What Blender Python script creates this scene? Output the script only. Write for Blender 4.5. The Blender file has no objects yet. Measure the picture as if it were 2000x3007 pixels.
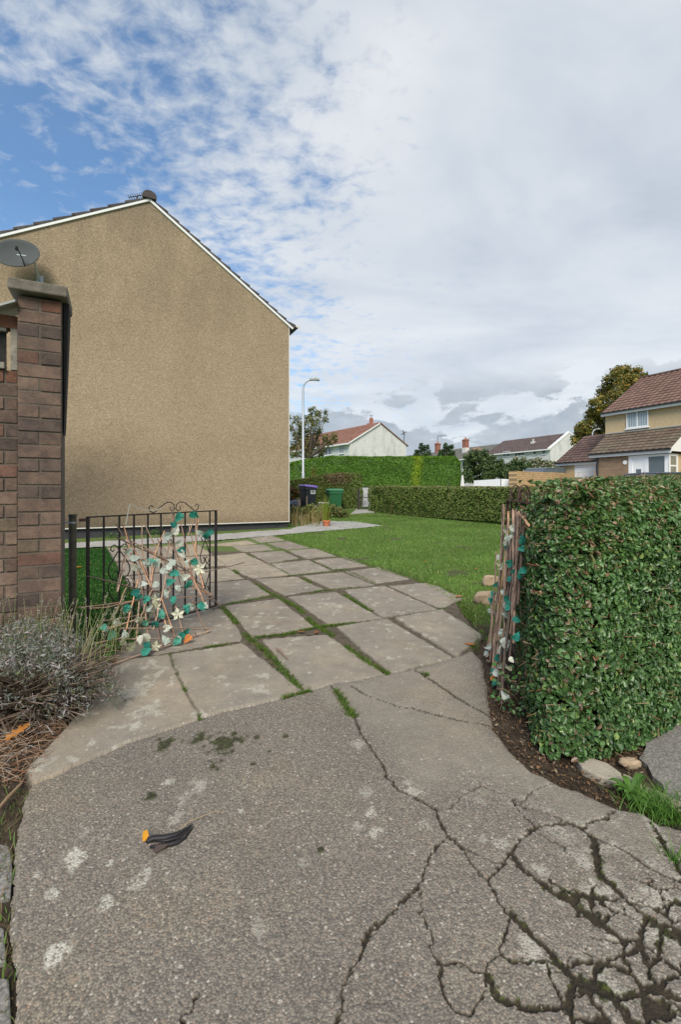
import bpy, math, random
import numpy as np
from mathutils import Vector
random.seed(7)
RNG = np.random.default_rng(7)
scene = bpy.context.scene
COL = scene.collection
R = math.radians
# ------------------------------------------------------------------ camera, sky, sun
CAM_H = 1.1
F = 16/36*3007.0
HY = 1438.0
cam_data = bpy.data.cameras.new('camera'); cam = bpy.data.objects.new('camera', cam_data); COL.objects.link(cam)
cam.location = (0, 0, CAM_H); cam.rotation_euler = (R(90), 0, 0)
cam_data.sensor_fit = 'VERTICAL'; cam_data.sensor_height = 36; cam_data.sensor_width = 36; cam_data.lens = 16
cam_data.shift_y = -(1503.5-HY)/3007.0
cam_data.clip_start = 0.05; cam_data.clip_end = 2000
scene.camera = cam
scene.view_settings.view_transform = 'Standard'; scene.view_settings.look = 'None'
scene.view_settings.gamma = 1; scene.view_settings.exposure = 0.35
scene.render.resolution_x = 682; scene.render.resolution_y = 1024

class NT:
    def __init__(s, tree): s.t = tree; s.n = tree.nodes; s.l = tree.links
    def new(s, typ, ins=None, **kw):
        n = s.n.new(typ)
        for k, v in kw.items(): setattr(n, k, v)
        for k, v in (ins or {}).items(): s.set(n.inputs[k], v)
        return n
    def set(s, sock, v):
        if isinstance(v, bpy.types.NodeSocket): s.l.new(v, sock)
        elif isinstance(v, bpy.types.Node): s.l.new(v.outputs[0], sock)
        else:
            if hasattr(sock, 'default_value'):
                if isinstance(v, (tuple, list)) and len(v) == 3 and len(sock.default_value) == 4: v = (*v, 1)
                sock.default_value = v
    def math(s, op, a, b=0.0, clamp=False, c=None):
        ins = {0: a, 1: b}
        if c is not None: ins[2] = c
        return s.new('ShaderNodeMath', ins, operation=op, use_clamp=clamp).outputs[0]
    def mix(s, f, a, b, typ='MIX'):
        n = s.new('ShaderNodeMix', None, data_type='RGBA', blend_type=typ)
        s.set(n.inputs[0], f); s.set(n.inputs[6], a); s.set(n.inputs[7], b)
        return n.outputs[2]
    def noise(s, vec, scale, detail=4, rough=.5, dist=0.0):
        return s.new('ShaderNodeTexNoise', {'Vector': vec, 'Scale': scale, 'Detail': detail, 'Roughness': rough, 'Distortion': dist}).outputs[0]
    def ramp(s, fac, stops, interp='LINEAR'):
        n = s.new('ShaderNodeValToRGB', {0: fac}); cr = n.color_ramp; cr.interpolation = interp
        while len(cr.elements) < len(stops): cr.elements.new(.5)
        for e, (p, c) in zip(cr.elements, stops):
            e.position = p; e.color = (*c, 1) if len(c) == 3 else c
        return n.outputs[0]
    def smooth(s, v, lo, hi):
        n = s.new('ShaderNodeMapRange', {0: v, 1: lo, 2: hi, 3: 0.0, 4: 1.0}, interpolation_type='SMOOTHSTEP')
        return n.outputs[0]
    def vm(s, op, a, b=(0, 0, 0)): return s.new('ShaderNodeVectorMath', {0: a, 1: b}, operation=op).outputs[0]

SUN_EL, SUN_AZ = R(42), R(188)      # azimuth clockwise from +Y (view direction)
world = bpy.data.worlds.new('World'); scene.world = world; world.use_nodes = True
w = NT(world.node_tree); w.n.clear()
tc = w.new('ShaderNodeTexCoord').outputs['Generated']
sky = w.new('ShaderNodeTexSky', sky_type='NISHITA', sun_disc=False, sun_elevation=SUN_EL, sun_rotation=SUN_AZ, air_density=1.0, dust_density=0.6, ozone_density=2.0)
sep = w.new('ShaderNodeSeparateXYZ', {0: tc})
X, Y, Z = sep.outputs
zz = w.math('MAXIMUM', Z, 0.02)
zp = w.math('ADD', zz, 0.12)
pv = w.new('ShaderNodeCombineXYZ', {0: w.math('DIVIDE', X, zp), 1: w.math('DIVIDE', Y, zp), 2: 0.0}).outputs[0]
# high mottled cloud sheet: broken to the left, closed to the right
warp = w.vm('ADD', pv, w.vm('SCALE', w.new('ShaderNodeTexNoise', {'Vector': pv, 'Scale': 1.2, 'Detail': 3}).outputs[1], (0, 0, 0)))
n_big = w.noise(pv, 0.9, 3, .5)
n_mid = w.noise(w.vm('MULTIPLY', pv, (1.0, 1.25, 1)), 3.6, 9, .62, .35)
n_fin = w.noise(w.vm('MULTIPLY', pv, (1.0, 1.3, 1)), 15.0, 5, .6, .3)
az = w.new('ShaderNodeMath', {0: X, 1: w.math('MAXIMUM', Y, .05)}, operation='DIVIDE').outputs[0]
cover = w.math('ADD', w.math('MULTIPLY', w.smooth(az, -.46, .58), .31), w.math('MULTIPLY', n_big, .20))
dens = w.math('ADD', w.math('ADD', w.math('MULTIPLY', n_mid, .50), w.math('MULTIPLY', n_fin, .56)), w.math('SUBTRACT', cover, .075))
# a clear hole low on the left
hole = w.math('MULTIPLY', w.smooth(az, -.30, -.62), w.math('MULTIPLY', w.smooth(Z, .36, .46), w.smooth(Z, .66, .52)))
dens = w.math('SUBTRACT', dens, w.math('MULTIPLY', hole, .15))
cl = w.smooth(dens, .36, .72)
veil = w.math('MAXIMUM', w.math('MULTIPLY', cl, .93), .10)
shade_n = w.noise(w.vm('MULTIPLY', pv, (.9, 1.2, 1)), 1.1, 6, .55, .4)
shade_n = w.math('ADD', w.math('MULTIPLY', shade_n, .75), w.math('MULTIPLY', w.noise(pv, .8, 3, .5), .25))
bright = w.ramp(shade_n, [(.34, (4.1, 4.7, 5.5)), (.47, (5.8, 6.3, 6.9)), (.60, (7.6, 7.8, 8.0))])
low = w.smooth(Z, .70, .18)
bright = w.mix(w.math('MULTIPLY', low, .40), bright, (7.4, 7.6, 7.9))
skycol = w.mix(1.0, sky.outputs[0], (1.0, 1.5, 1.75), 'MULTIPLY')
c1 = w.mix(veil, skycol, bright)
# low grey cumulus bank over the roofs
lv = w.new('ShaderNodeCombineXYZ', {0: w.math('MULTIPLY', az, 5.0), 1: w.math('MULTIPLY', Z, 11.0), 2: 3.3}).outputs[0]
ln = w.noise(lv, 1.0, 8, .58, .3)
lb = w.math('SUBTRACT', ln, w.math('MULTIPLY', Z, 1.35))
lm = w.smooth(lb, .235, .285)
lm = w.math('MULTIPLY', lm, w.smooth(Z, .26, .17))
lcol = w.ramp(w.noise(lv, 2.2, 6, .6), [(.3, (3.2, 3.8, 4.5)), (.7, (4.9, 5.5, 6.2))])
c2 = w.mix(w.math('MULTIPLY', lm, .85), c1, lcol)
below = w.smooth(Z, .0, -.05)
c3 = w.mix(below, c2, (1.2, 1.3, 1.2))
bg = w.new('ShaderNodeBackground', {'Color': c3, 'Strength': .088})
w.l.new(bg.outputs[0], w.new('ShaderNodeOutputWorld').inputs[0])

sd = bpy.data.lights.new('sun', 'SUN'); sd.energy = 3.0; sd.angle = R(24); sd.color = (1, .91, .78)
sun = bpy.data.objects.new('sun', sd); COL.objects.link(sun)
sdir = Vector((math.sin(SUN_AZ)*math.cos(SUN_EL), math.cos(SUN_AZ)*math.cos(SUN_EL), math.sin(SUN_EL)))
sun.rotation_euler = sdir.to_track_quat('Z', 'Y').to_euler()

# ------------------------------------------------------------------ terrain + coordinate helpers
A = np.array([-.4446, .8957, 0.]); B = np.array([.8957, .4446, 0.]); UP = np.array([0, 0, 1.])
def G(x, y):
    x = np.asarray(x, float); y = np.asarray(y, float)
    g = np.interp(y, [9, 16, 18, 26, 60], [0, .2, .3, 1.27, 2.4])
    k = np.clip((x-8)/6, 0, 1); k = k*k*(3-2*k)
    return g*(1-.35*k)
def gp(px, py):
    """ground point seen at a photo pixel"""
    px = np.asarray(px, float); py = np.asarray(py, float)
    u = (px-1000)/F; v = (py-HY)/F
    lo = np.full(px.shape, .2); hi = np.full(px.shape, 80.)
    for _ in range(46):
        m = (lo+hi)/2; c = CAM_H-v*m > G(u*m, m)
        lo = np.where(c, m, lo); hi = np.where(c, hi, m)
    d = (lo+hi)/2
    return np.stack([u*d, d, G(u*d, d)], -1)
def pt(px, py, d): return np.array([(px-1000)/F*d, d, CAM_H+(HY-py)/F*d])
def zat(py, d): return CAM_H+(HY-py)/F*d
def online(P, D, px):
    u = (px-1000)/F
    t = (P[0]-u*P[1])/(u*D[1]-D[0])
    return np.array([P[0]+t*D[0], P[1]+t*D[1]]), t
def C8(c): return [(600+x*.5740, 1500+y*.5740) for x, y in c]
def C1(c): return [(900+x/1.4255, 2150+y/1.4255) for x, y in c]
def C5(c): return [(150+x/2.6133, 1400+y/2.6133) for x, y in c]
def C6(c): return [(1350+x/2.949, 1400+y/2.949) for x, y in c]
def world_poly(px):
    a = np.array(px, float); return gp(a[:, 0], a[:, 1])[:, :2]
def hash2(ix, iy, s):
    n = (ix.astype(np.int64)*374761393 + iy.astype(np.int64)*668265263 + s*1442695) & 0x7fffffff
    n = ((n ^ (n >> 13))*1274126177) & 0x7fffffff
    return ((n ^ (n >> 16)) & 0xffff)/65535.0
def vnoise(x, y, s=0):
    ix = np.floor(x); iy = np.floor(y); fx = x-ix; fy = y-iy
    fx = fx*fx*(3-2*fx); fy = fy*fy*(3-2*fy); ix = ix.astype(np.int64); iy = iy.astype(np.int64)
    a = hash2(ix, iy, s); b = hash2(ix+1, iy, s); c = hash2(ix, iy+1, s); d = hash2(ix+1, iy+1, s)
    return (a*(1-fx)+b*fx)*(1-fy)+(c*(1-fx)+d*fx)*fy
def fbm(x, y, s=0, o=4):
    r = 0; a = .5; t = 0
    for k in range(o):
        r = r+a*vnoise(x*2**k, y*2**k, s+k*17); t += a; a *= .5
    return r/t
def dense(poly, step, jit=0.0):
    out = []; n = len(poly)
    for i in range(n):
        a = np.array(poly[i], float); b = np.array(poly[(i+1) % n], float); k = max(1, int(np.linalg.norm(b-a)/step))
        out += [tuple(a+(b-a)*j/k+(np.array([random.gauss(0, jit), random.gauss(0, jit)]) if jit else 0)) for j in range(k)]
    return out
def inpoly(x, y, poly):
    r = np.zeros(x.shape, bool); n = len(poly)
    for i in range(n):
        x0, y0 = poly[i]; x1, y1 = poly[(i+1) % n]
        if y0 == y1: continue
        c = ((y0 > y) != (y1 > y)) & (x < (x1-x0)*(y-y0)/(y1-y0)+x0)
        r ^= c
    return r
def dist_poly(x, y, pts, closed=True):
    d = np.full(x.shape, 1e9); n = len(pts)
    for i in range(n if closed else n-1):
        x0, y0 = pts[i]; x1, y1 = pts[(i+1) % n]
        dx, dy = x1-x0, y1-y0; L = dx*dx+dy*dy+1e-12
        t = np.clip(((x-x0)*dx+(y-y0)*dy)/L, 0, 1)
        d = np.minimum(d, (x-x0-t*dx)**2+(y-y0-t*dy)**2)
    return np.sqrt(d)

# ------------------------------------------------------------------ object helpers
def tag(o, label=None, cat=None, group=None, kind=None):
    if label: o['label'] = label
    if cat: o['category'] = cat
    if group: o['group'] = group
    if kind: o['kind'] = kind
    return o
def thing(name, loc, label, cat, group=None):
    o = bpy.data.objects.new(name, None); COL.objects.link(o); o.location = tuple(loc)
    o.empty_display_size = .1
    return tag(o, label, cat, group)
def worldloc(p):
    v = Vector((0, 0, 0))
    while p is not None: v += p.location; p = p.parent
    return v
def npmesh(name, verts, faces, mat, parent=None, tint=None, smooth=False, attrs=None, loc=None):
    """verts (N,3) world, faces (M,k) uniform array or list of lists; tint (N,3) colour"""
    v = np.asarray(verts, np.float32)
    off = Vector(loc) if loc is not None else worldloc(parent)
    v = v-np.array(off, np.float32)
    me = bpy.data.meshes.new(name)
    if isinstance(faces, np.ndarray):
        M, k = faces.shape
        me.vertices.add(len(v)); me.vertices.foreach_set('co', v.ravel())
        me.loops.add(M*k); me.loops.foreach_set('vertex_index', faces.astype(np.int32).ravel())
        me.polygons.add(M); me.polygons.foreach_set('loop_start', np.arange(0, M*k, k, dtype=np.int32))
        me.update(calc_edges=True)
    else:
        me.from_pydata(v.tolist(), [], [list(f) for f in faces]); me.update()
    if tint is not None:
        a = me.color_attributes.new('tint', 'FLOAT_COLOR', 'POINT')
        t = np.ones((len(v), 4), np.float32); t[:, :3] = tint
        a.data.foreach_set('color', t.ravel())
    for nme, arr in (attrs or {}).items():
        a = me.attributes.new(nme, 'FLOAT', 'POINT'); a.data.foreach_set('value', np.asarray(arr, np.float32))
    if smooth: me.shade_smooth()
    me.materials.append(mat)
    o = bpy.data.objects.new(name, me); COL.objects.link(o)
    if loc is not None: o.location = tuple(loc)
    if parent is not None: o.parent = parent
    return o
class MB:
    def __init__(s): s.v = []; s.f = []; s.c = []
    def add(s, vs, fs, col=(1, 1, 1)):
        b = len(s.v); s.v += [tuple(map(float, p)) for p in vs]; s.f += [[i+b for i in f] for f in fs]; s.c += [col]*len(vs); return s
    def box(s, o, ax, ay, az, col=(1, 1, 1)):
        o = np.asarray(o, float); ax, ay, az = (np.asarray(q, float) for q in (ax, ay, az))
        vs = [o, o+ax, o+ax+ay, o+ay, o+az, o+ax+az, o+ax+ay+az, o+ay+az]
        fs = [(0, 3, 2, 1), (4, 5, 6, 7), (0, 1, 5, 4), (1, 2, 6, 5), (2, 3, 7, 6), (3, 0, 4, 7)]
        if np.dot(np.cross(ax, ay), az) < 0: fs = [f[::-1] for f in fs]
        return s.add(vs, fs, col)
    def prism(s, prof, ext, col=(1, 1, 1)):
        prof = [np.asarray(p, float) for p in prof]; n = len(prof); ext = np.asarray(ext, float)
        vs = prof+[p+ext for p in prof]
        fs = [tuple(range(n))[::-1], tuple(range(n, 2*n))]+[(i, (i+1) % n, (i+1) % n+n, i+n) for i in range(n)]
        return s.add(vs, fs, col)
    def tube(s, pts, r, n=6, col=(1, 1, 1), cap=True):
        pts = [np.asarray(p, float) for p in pts]; m = len(pts)
        rr = r if hasattr(r, '__len__') else [r]*m
        vs = []; prev = None
        for i, p in enumerate(pts):
            t = pts[min(i+1, m-1)]-pts[max(i-1, 0)]; t = t/(np.linalg.norm(t)+1e-9)
            if prev is None:
                a = np.cross(t, UP) if abs(t[2]) < .9 else np.cross(t, [1, 0, 0])
            else: a = prev-t*np.dot(prev, t)
            a = a/(np.linalg.norm(a)+1e-9); prev = a; b = np.cross(t, a)
            for k in range(n):
                q = 2*math.pi*k/n; vs.append(p+(a*math.cos(q)+b*math.sin(q))*rr[i])
        fs = []
        for i in range(m-1):
            for k in range(n): fs.append((i*n+k, i*n+(k+1) % n, (i+1)*n+(k+1) % n, (i+1)*n+k))
        if cap: fs += [tuple(range(n))[::-1], tuple((m-1)*n+k for k in range(n))]
        return s.add(vs, fs, col)
    def lathe(s, o, prof, n=20, axis=None, col=(1, 1, 1)):
        o = np.asarray(o, float); vs = []
        for r, z in prof:
            for k in range(n):
                q = 2*math.pi*k/n; vs.append(o+np.array([r*math.cos(q), r*math.sin(q), z]))
        m = len(prof); fs = [(i*n+k, i*n+(k+1) % n, (i+1)*n+(k+1) % n, (i+1)*n+k) for i in range(m-1) for k in range(n)]
        fs += [tuple(range(n))[::-1], tuple((m-1)*n+k for k in range(n))]
        return s.add(vs, fs, col)
    def build(s, name, mat, parent=None, smooth=False, bevel=0, loc=None):
        o = npmesh(name, np.array(s.v), s.f, mat, parent, np.array(s.c)[:, :3], smooth, loc=loc)
        if bevel:
            m = o.modifiers.new('bevel', 'BEVEL'); m.width = bevel; m.segments = 2; m.limit_method = 'ANGLE'
        return o

# ------------------------------------------------------------------ materials
def newmat(name):
    m = bpy.data.materials.new(name); m.use_nodes = True; t = NT(m.node_tree); t.n.clear()
    out = t.new('ShaderNodeOutputMaterial'); b = t.new('ShaderNodeBsdfPrincipled'); t.l.new(b.outputs[0], out.inputs[0])
    t.pos = t.new('ShaderNodeNewGeometry').outputs['Position']; t.b = b; t.out = out
    return m, t
def bump(t, h, strength=.3, dist=.01):
    t.set(t.b.inputs['Normal'], t.new('ShaderNodeBump', {'Height': h, 'Strength': strength, 'Distance': dist}).outputs[0])
def flat(name, col, rough=.6, var=.12, scale=8, metal=0, bmp=.1, tint=False, spec=.5):
    m, t = newmat(name)
    n = t.noise(t.pos, scale, 6, .6)
    c = t.mix(n, tuple(x*(1-var*1.6) for x in col), tuple(min(1, x*(1+var*1.6)) for x in col))
    if tint: c = t.mix(1.0, c, t.new('ShaderNodeAttribute', attribute_name='tint').outputs[0], 'MULTIPLY')
    t.set(t.b.inputs['Base Color'], c); t.b.inputs['Roughness'].default_value = rough; t.b.inputs['Metallic'].default_value = metal
    t.b.inputs['Specular IOR Level'].default_value = spec
    if bmp: bump(t, t.noise(t.pos, scale*6, 4), bmp, .004)
    return m
def leafmat(name, rough=.45, trans=.25, spec=.4, var=.25, nsc=9):
    m, t = newmat(name)
    a = t.new('ShaderNodeAttribute', attribute_name='tint').outputs[0]
    n = t.noise(t.pos, nsc, 4, .65)
    c = t.mix(n, t.mix(1.0, a, (1-var,)*3, 'MULTIPLY'), t.mix(1.0, a, (1+var,)*3, 'MULTIPLY'))
    t.set(t.b.inputs['Base Color'], c); t.b.inputs['Roughness'].default_value = rough; t.b.inputs['Specular IOR Level'].default_value = spec
    if trans:
        tr = t.new('ShaderNodeBsdfTranslucent', {'Color': t.mix(1.0, c, (1.3, 1.35, .7), 'MULTIPLY')})
        mx = t.new('ShaderNodeMixShader', {0: trans, 1: t.b.outputs[0], 2: tr.outputs[0]})
        t.l.new(mx.outputs[0], t.out.inputs[0])
    return m
M = {}
M['leaf_gloss'] = leafmat('glossy_leaf', .38, .15, .5)
M['leaf'] = leafmat('matt_leaf', .55, .25, .3)
M['grass'] = leafmat('grass_blade', .5, .3, .3)
M['twig'] = leafmat('twig', .8, 0, .2)
M['cloth_leaf'] = leafmat('faded_cloth_leaf', .7, .25, .15, .45, 45)
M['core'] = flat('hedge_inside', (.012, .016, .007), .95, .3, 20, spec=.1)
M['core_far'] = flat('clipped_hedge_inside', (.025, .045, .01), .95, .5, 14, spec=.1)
M['bark'] = flat('bark', (.10, .08, .06), .9, .35, 12, bmp=.5)
M['white'] = flat('white_upvc', (.78, .79, .79), .4, .03, 3)
M['white_old'] = flat('weathered_white_trim', (.62, .61, .57), .6, .12, 9)
M['black'] = flat('black_plastic', (.02, .021, .024), .45, .2, 10)
M['iron'] = flat('old_iron', (.035, .028, .026), .55, .4, 60, metal=.3, bmp=.3, tint=True)
M['rust'] = flat('rusty_brown_iron', (.075, .035, .026), .75, .5, 40, bmp=.4)
M['postmetal'] = flat('weathered_steel_post', (.10, .09, .065), .6, .6, 14, metal=.3, bmp=.4)
M['galv'] = flat('galvanised_steel', (.42, .46, .50), .5, .1, 4, metal=.4, bmp=0)
M['stone'] = flat('capping_stone', (.145, .13, .105), .95, .45, 22, bmp=.9)
M['rock'] = flat('garden_rock', (.36, .27, .18), .95, .35, 16, bmp=.9)
M['kerb'] = flat('old_kerb_stone', (.36, .32, .25), .95, .25, 18, bmp=.8)
M['terra'] = flat('terracotta', (.50, .16, .07), .8, .15, 20)
M['darkglass'] = flat('window_glass', (.10, .125, .14), .08, .15, 2, bmp=0, spec=.8)
M['plinth'] = flat('dark_plinth', (.035, .036, .04), .8, .3, 8)
def m_pebble():
    m, t = newmat('pebbledash')
    vo = t.new('ShaderNodeTexVoronoi', {'Vector': t.pos, 'Scale': 60}); vo2 = t.new('ShaderNodeTexVoronoi', {'Vector': t.pos, 'Scale': 110})
    r = t.new('ShaderNodeSeparateColor', {0: vo.outputs['Color']}).outputs[0]
    r2 = t.new('ShaderNodeSeparateColor', {0: vo2.outputs['Color']}).outputs[1]
    rr = t.math('ADD', t.math('MULTIPLY', r, .6), t.math('MULTIPLY', r2, .4))
    c = t.ramp(rr, [(.10, (.235, .175, .112)), (.35, (.315, .238, .150)), (.62, (.375, .288, .187)), (.92, (.50, .405, .285))])
    big = t.noise(t.pos, .55, 5, .6, .3)
    grey = t.noise(t.vm('MULTIPLY', t.pos, (1, 1, .35)), 1.6, 6, .65, .2)
    s = t.new('ShaderNodeSeparateXYZ', {0: t.pos})
    # weather-grey upper gable and the algae patch low down on the left
    along = t.math('ADD', t.math('MULTIPLY', s.outputs[0], .8957), t.math('MULTIPLY', s.outputs[1], .4446))
    up = t.math('MULTIPLY', t.smooth(s.outputs[2], 3.2, 7.2), t.smooth(grey, .30, .62))
    c = t.mix(t.math('MULTIPLY', up, .62), c, t.mix(1.0, c, (.60, .62, .66), 'MULTIPLY'))
    c = t.mix(t.math('MULTIPLY', t.smooth(big, .42, .68), .35), c, t.mix(1.0, c, (.70, .70, .72), 'MULTIPLY'))
    edge = t.math('ADD', s.outputs[2], t.math('MULTIPLY', t.math('SUBTRACT', t.noise(t.pos, 1.3, 6, .65), .5), 1.7))
    lowd = t.smooth(edge, 2.75, 1.15)
    lft = t.smooth(t.math('ADD', along, t.math('MULTIPLY', big, 2.0)), 3.8, -.6)
    c = t.mix(t.math('MULTIPLY', t.math('MULTIPLY', lowd, lft), .8), c, t.mix(1.0, c, (.25, .26, .28), 'MULTIPLY'))
    c = t.mix(t.math('MULTIPLY', t.smooth(s.outputs[2], .62, .25), .45), c, t.mix(1.0, c, (.45, .45, .42), 'MULTIPLY'))
    t.set(t.b.inputs['Base Color'], c); t.b.inputs['Roughness'].default_value = .95
    bump(t, t.math('ADD', vo.outputs['Distance'], vo2.outputs['Distance']), .45, .012)
    return m
M['pebble'] = m_pebble()
def m_render(name, col, dirt, sc=4.0, fine=30):
    m, t = newmat(name)
    n = t.noise(t.pos, fine, 5, .7); g = t.noise(t.vm('MULTIPLY', t.pos, (1, 1, .5)), sc/4, 6, .7, .3)
    c = t.mix(t.smooth(n, .3, .7), tuple(x*.86 for x in col), tuple(min(1, x*1.1) for x in col))
    c = t.mix(t.math('MULTIPLY', t.smooth(g, .45, .72), dirt), c, tuple(x*.55 for x in col))
    t.set(t.b.inputs['Base Color'], c); t.b.inputs['Roughness'].default_value = .95
    bump(t, n, .4, .01); return m
M['white_render'] = m_render('white_roughcast', (.63, .635, .62), .8, 4, 9)
M['grey_render'] = m_render('pale_grey_roughcast', (.63, .635, .625), .3)
M['cream_render'] = m_render('cream_render', (.52, .40, .235), .15, 2, 12)
M['cream_alias'] = M['cream_render']  # second key for the same cream render, identical colour
def m_tiles(name, c1, c2, along, gauge=.33, wide=.30, slope=(0, 0, 1), moss=0.0):
    """interlocking roll tiles: rolls across, courses down the slope; slope = horizontal direction up the roof"""
    m, t = newmat(name)
    dot = lambda v: t.new('ShaderNodeVectorMath', {0: t.pos, 1: tuple(v)}, operation='DOT_PRODUCT').outputs['Value']
    a = t.math('DIVIDE', dot(along), wide); s = t.math('DIVIDE', dot(slope), gauge)
    fa = t.math('FRACT', a); fs = t.math('FRACT', s)
    roll = t.math('SINE', t.math('MULTIPLY', fa, math.pi))
    cell = t.new('ShaderNodeTexWhiteNoise', {'Vector': t.new('ShaderNodeCombineXYZ', {0: t.math('FLOOR', a), 1: t.math('FLOOR', s), 2: 0.0}).outputs[0]}).outputs[0]
    c = t.mix(cell, c1, c2)
    n = t.noise(t.pos, 2.5, 6, .65)
    c = t.mix(t.math('MULTIPLY', t.smooth(n, .4, .7), .5), c, t.mix(1.0, c, (.55, .56, .56), 'MULTIPLY'))
    if moss: c = t.mix(t.math('MULTIPLY', t.smooth(t.noise(t.pos, 1.1, 6, .7), .48, .62), moss), c, (.16, .16, .10))
    t.set(t.b.inputs['Base Color'], c); t.b.inputs['Roughness'].default_value = .85
    h = t.math('ADD', t.math('MULTIPLY', roll, .4), t.math('SUBTRACT', 1.0, fs))
    bump(t, h, 1.0, .06); return m
M['main_tiles'] = flat('dark_brown_concrete_tile', (.075, .062, .058), .9, .35, 9, bmp=.5, tint=True)
M['lead'] = flat('dull_lead_sheet', (.33, .35, .34), .6, .35, 14, bmp=.6)
M['timber'] = flat('rotten_grey_timber', (.22, .20, .17), .9, .6, 26, bmp=.8)
M['timber_black'] = flat('charred_black_timber', (.02, .019, .018), .9, .6, 40, bmp=.8)
def m_brick():
    m, t = newmat('weathered_brick')
    a = t.new('ShaderNodeAttribute', attribute_name='tint').outputs[0]
    n = t.noise(t.pos, 14, 6, .7, .3); f = t.noise(t.pos, 160, 3, .7)
    c = t.mix(t.smooth(n, .3, .72), t.mix(1.0, a, (.62, .62, .66), 'MULTIPLY'), t.mix(1.0, a, (1.25, 1.2, 1.12), 'MULTIPLY'))
    c = t.mix(t.smooth(f, .62, .72), c, (.33, .27, .20)); c = t.mix(t.smooth(f, .40, .30), c, (.05, .042, .036))
    t.set(t.b.inputs['Base Color'], c); t.b.inputs['Roughness'].default_value = .95
    bump(t, t.math('ADD', n, f), .7, .006); return m
M['brick'] = m_brick()
M['mortar'] = flat('old_mortar', (.12, .10, .078), .98, .35, 60, bmp=.8)
def m_brickwall(name, c1, c2, mort, D, bw=.225, bh=.075):
    m, t = newmat(name)
    dot = lambda v: t.new('ShaderNodeVectorMath', {0: t.pos, 1: tuple(v)}, operation='DOT_PRODUCT').outputs['Value']
    vec = t.new('ShaderNodeCombineXYZ', {0: dot(D), 1: dot((0, 0, 1)), 2: 0.0}).outputs[0]
    br = t.new('ShaderNodeTexBrick', {'Vector': vec, 'Color1': c1, 'Color2': c2, 'Mortar': mort, 'Scale': 1.0, 'Mortar Size': .008, 'Brick Width': bw, 'Row Height': bh})
    n = t.noise(t.pos, 5, 5, .6)
    c = t.mix(n, t.mix(1.0, br.outputs[0], (.75,)*3, 'MULTIPLY'), t.mix(1.0, br.outputs[0], (1.2,)*3, 'MULTIPLY'))
    t.set(t.b.inputs['Base Color'], c); t.b.inputs['Roughness'].default_value = .9
    bump(t, br.outputs[1], -.4, .01); return m
def at(t, n): return t.new('ShaderNodeAttribute', attribute_name=n).outputs['Fac']
def m_paving(name, agg):
    m, t = newmat(name)
    crack = at(t, 'crack'); lich = at(t, 'lichen'); tone = at(t, 'tone'); moss = at(t, 'moss')
    big = t.noise(t.pos, 1.4, 6, .6, .3); mid = t.noise(t.pos, 9, 6, .65)
    vo = t.new('ShaderNodeTexVoronoi', {'Vector': t.pos, 'Scale': 185 if agg else 230})
    vs = t.new('ShaderNodeTexVoronoi', {'Vector': t.pos, 'Scale': 55})
    s = t.new('ShaderNodeSeparateColor', {0: vo.outputs['Color']}); s2 = t.new('ShaderNodeSeparateColor', {0: vs.outputs['Color']})
    peb = t.ramp(s.outputs[0], [(.0, (.125, .113, .098)), (.35, (.185, .165, .140)), (.6, (.235, .208, .172)), (.84, (.30, .262, .212)), (.95, (.27, .20, .15)), (1, (.50, .46, .40))])
    conc = t.ramp(mid, [(.25, (.225, .198, .160)), (.5, (.29, .255, .205)), (.75, (.36, .318, .255))])
    conc = t.mix(.34, conc, peb)
    base = t.mix(t.math('MAXIMUM', .12 if agg else 1.0, t.math('MULTIPLY', tone, .85)), peb, conc)
    gap = t.smooth(vo.outputs['Distance'], .35, .75)
    if agg:
        base = t.mix(t.math('MULTIPLY', gap, t.math('SUBTRACT', .40, t.math('MULTIPLY', tone, .3))), base, (.06, .054, .046))
    base = t.mix(t.math('MULTIPLY', t.smooth(big, .4, .7), .45), base, t.mix(1.0, base, (.70, .70, .72), 'MULTIPLY'))
    warm = t.noise(t.vm('ADD', t.pos, (7, 3, 0)), 2.3, 5, .6)
    base = t.mix(t.math('MULTIPLY', t.smooth(warm, .48, .7), .4), base, t.mix(1.0, base, (1.22, 1.14, 1.0), 'MULTIPLY'))
    if not agg:
        base = t.mix(1.0, base, t.ramp(tone, [(0, (.78, .76, .76)), (.5, (1, 1, 1)), (1, (1.32, 1.25, 1.12))]), 'MULTIPLY')
    # pale flecks
    fl = t.math('MULTIPLY', t.smooth(s2.outputs[0], .93, .96), t.smooth(vs.outputs['Distance'], .32, .2))
    base = t.mix(t.math('MULTIPLY', fl, .6), base, (.52, .49, .42))
    lich = t.math('MULTIPLY', lich, t.smooth(t.math('ADD', t.math('MULTIPLY', s.outputs[1], .55), t.math('MULTIPLY', t.noise(t.pos, 90, 4, .7), .6)), .30, .62))
    base = t.mix(lich, base, t.mix(mid, (.36, .34, .28), (.58, .56, .48)))
    mc = t.ramp(t.noise(t.pos, 60, 4, .7), [(.3, (.014, .013, .009)), (.5, (.030, .032, .012)), (.66, (.085, .105, .02))])
    base = t.mix(moss, base, mc)
    cc = t.ramp(t.noise(t.pos, 30, 4, .7), [(.3, (.018, .015, .012)), (.6, (.045, .036, .024))])
    base = t.mix(crack, base, cc)
    t.set(t.b.inputs['Base Color'], base); t.b.inputs['Roughness'].default_value = .93; t.b.inputs['Specular IOR Level'].default_value = .25
    h = t.math('ADD', t.math('MULTIPLY', vo.outputs['Distance'], -1.0 if agg else -.25), t.math('MULTIPLY', mid, .8))
    bump(t, h, .5 if agg else .4, .005)
    return m
M['forecourt'] = m_paving('exposed_aggregate_concrete', True)
M['slab'] = m_paving('concrete_slab', False)
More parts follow.
